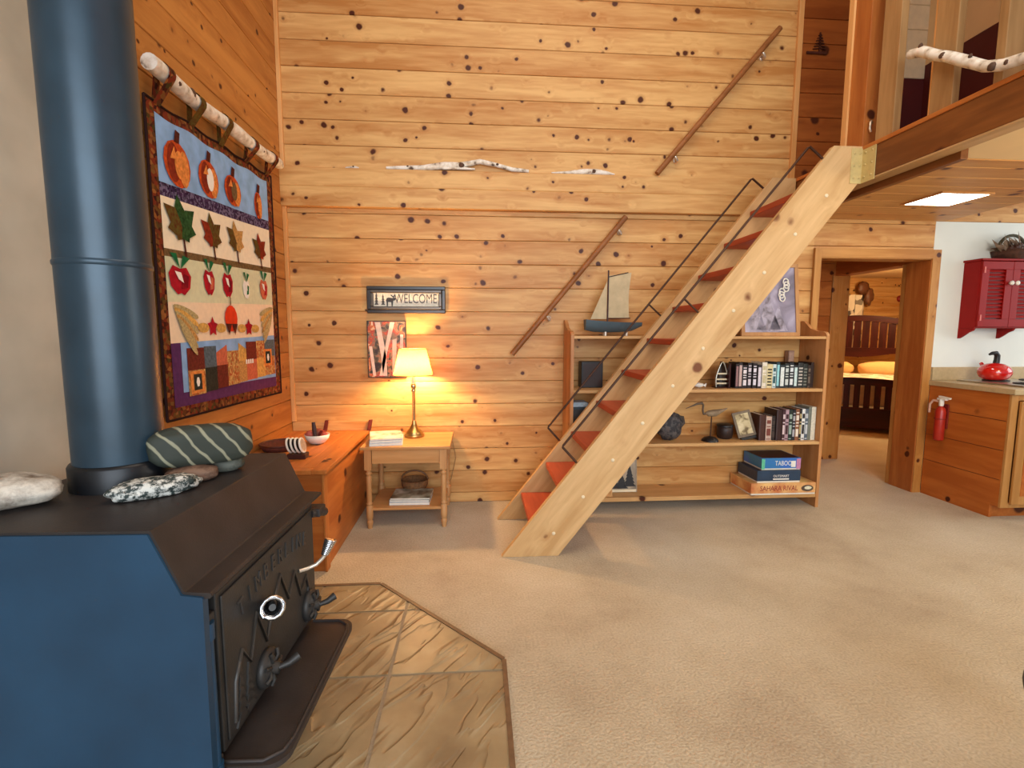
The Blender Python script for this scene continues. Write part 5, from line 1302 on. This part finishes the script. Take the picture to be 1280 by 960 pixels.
t = thing('bedspread', 'pale patterned bedspread over the mahogany bed', 'bedspread', tuple(bedw(0, .9, .66)), BA)
mb = MB(); mb.grid(lambda u, v: (-BW + .01 + u * (2 * BW - .02), -.82 + v * 1.42, .011 + .05 * (1 - abs(2 * u - 1) ** 6) + .012 * noise.noise(Vector((u * 5, v * 5, 0)))), 24, 20); mb.build('cover', calico('bedspread print', [(236, 214, 196), (220, 160, 140), (244, 232, 214), (190, 150, 110), (240, 224, 200)], 14), t, local=True)
for x, lab in ((-.45, 'left peach pillow on the bed'), (.45, 'right peach pillow on the bed')):
    t = thing('pillow', lab, 'pillow', tuple(bedw(x, 1.74, .665)), BA, 'bed pillows')
    mb = MB(); mb.blob((0, 0, .12), (.42, .16, .13), .06, 2, 3 + int(x * 10), pw=.7); mb.build('pillow_case', fab('peach cotton', (236, 190, 130), .05), t, local=True)
t = thing('patterned_curtain', 'black and white printed curtain with a brown bow on the bedroom wall', 'curtain', (7.0, 8.66, 1.7))
mb = MB(); mb.grid(lambda u, v: (6.84 + u * .36 + .0, 8.66 + .03 * math.sin(u * 14), 1.1 + v * .98), 24, 8); mb.build('drape', calico('black white print', [(240, 226, 206), (50, 30, 26), (240, 226, 206), (240, 226, 206)], 9), t)
mb = MB(); mb.blob((7.09, 8.6, 2.20), (.10, .05, .12), .3, 3, 4, 18, 12); mb.blob((7.20, 8.58, 2.04), (.08, .05, .15), .3, 3, 6, 18, 12); mb.build('bow', bmat((110, 66, 40)), t)
t = thing('wall_hook', 'dark red wall peg on the bedroom back wall', 'hook', (7.9, 8.74, 2.0))
mb = MB(); mb.lathe([(.06, 0), (.06, .02), (.035, .05), (0, .052)], (7.95, 8.749, 2.02), 16, M=Matrix.Rotation(R(90), 3, 'X')); mb.build('peg', bmat((140, 30, 24)), t)
mb = MB(); mb.tube([(7.95, 8.70, 2.02), (8.12, 8.70, 2.06), (8.3, 8.70, 2.07)], .022, 10); mb.build('arm', bmat((140, 30, 24)), t)

# ---------------------------------------------------------------- round table at the right edge
CTX, CTY = 1.75, .835
t = thing('coffee_table', 'round red brown wooden table with a dark rim at the right edge', 'table', (CTX, CTY, 0))
mb = MB(); mb.lathe([(0, .425), (.385, .425), (.385, .449), (0, .449)], (CTX, CTY, 0), 64); mb.build('table_top', M['walnut'], t)
mb = MB(); mb.lathe([(.386, .42), (.40, .425), (.403, .437), (.40, .449), (.386, .4505)], (CTX, CTY, 0), 64, caps=False); mb.build('rim', M['black'], t)
for k in range(4):
    a = k * PI / 2 + .6; c_, s_ = math.cos(a), math.sin(a)
    mb = MB(); mb.tube([(CTX + .20 * c_, CTY + .20 * s_, .425), (CTX + .30 * c_, CTY + .30 * s_, 0)], [.026, .018], 12); mb.build('leg', M['walnut'], t)

# ---------------------------------------------------------------- lights
def light(kind, name, loc, energy, color, **kw):
    l = bpy.data.lights.new(name, kind); l.energy = energy; l.color = color
    for k, v in kw.items():
        if k != 'rot': setattr(l, k, v)
    o = bpy.data.objects.new(name, l); COL.objects.link(o); o.location = loc
    if 'rot' in kw: o.rotation_euler = kw['rot']
    return o
light('AREA', 'window_light', (.6, -3.6, 2.2), 350, (.82, .915, 1.0), shape='RECTANGLE', size=5.0, size_y=3.2, rot=(R(88), 0, 0))
light('AREA', 'bounce_fill', (.8, 1.4, 4.85), 62, (1, .90, .74), shape='RECTANGLE', size=2.4, size_y=2.4)  # unseen warm fill, added for light bouncing off the ceiling
light('POINT', 'bedroom_lamp', (6.2, 6.6, 2.1), 110, (1, .72, .38), shadow_soft_size=.15)
light('POINT', 'loft_panel_fill', (3.3, 1.5, 2.0), 38, (1, .80, .52), shadow_soft_size=.2)  # unseen warm fill, added to brighten the cream ceiling panel and nearby floor
light('AREA', 'kitchen_side_fill', (6.3, 2.6, 1.9), 30, (.95, .98, 1.0), shape='RECTANGLE', size=1.6, size_y=1.4, rot=(R(90), 0, R(75)))  # unseen side light, added to brighten the white kitchen wall
w = bpy.data.worlds.new('World'); scene.world = w; w.use_nodes = True
w.node_tree.nodes['Background'].inputs[0].default_value = (.80, .88, 1.0, 1); w.node_tree.nodes['Background'].inputs[1].default_value = .45

# ---------------------------------------------------------------- camera
pitch, yaw, roll = R(6.046), R(4.224), R(-.111)
cy, sy, cp, sp = math.cos(yaw), math.sin(yaw), math.cos(pitch), math.sin(pitch)
fwd = Vector((sy * cp, cy * cp, -sp)); right = Vector((cy, -sy, 0)); down = fwd.cross(right)
cr, sr = math.cos(roll), math.sin(roll)
r2 = cr * right + sr * down; d2 = -sr * right + cr * down
cam = bpy.data.cameras.new('Camera'); cam.sensor_width = 36; cam.lens = 611.0 / 1280 * 36; cam.clip_start = .05; cam.clip_end = 60
co = bpy.data.objects.new('Camera', cam); COL.objects.link(co)
co.matrix_world = Matrix(((r2.x, -d2.x, -fwd.x, 0), (r2.y, -d2.y, -fwd.y, 0), (r2.z, -d2.z, -fwd.z, 1.38), (0, 0, 0, 1)))
scene.camera = co
scene.view_settings.view_transform = 'Standard'; scene.view_settings.look = 'None'
scene.view_settings.exposure = 0.0; scene.view_settings.gamma = 1.0; scene.view_settings.use_curve_mapping = False
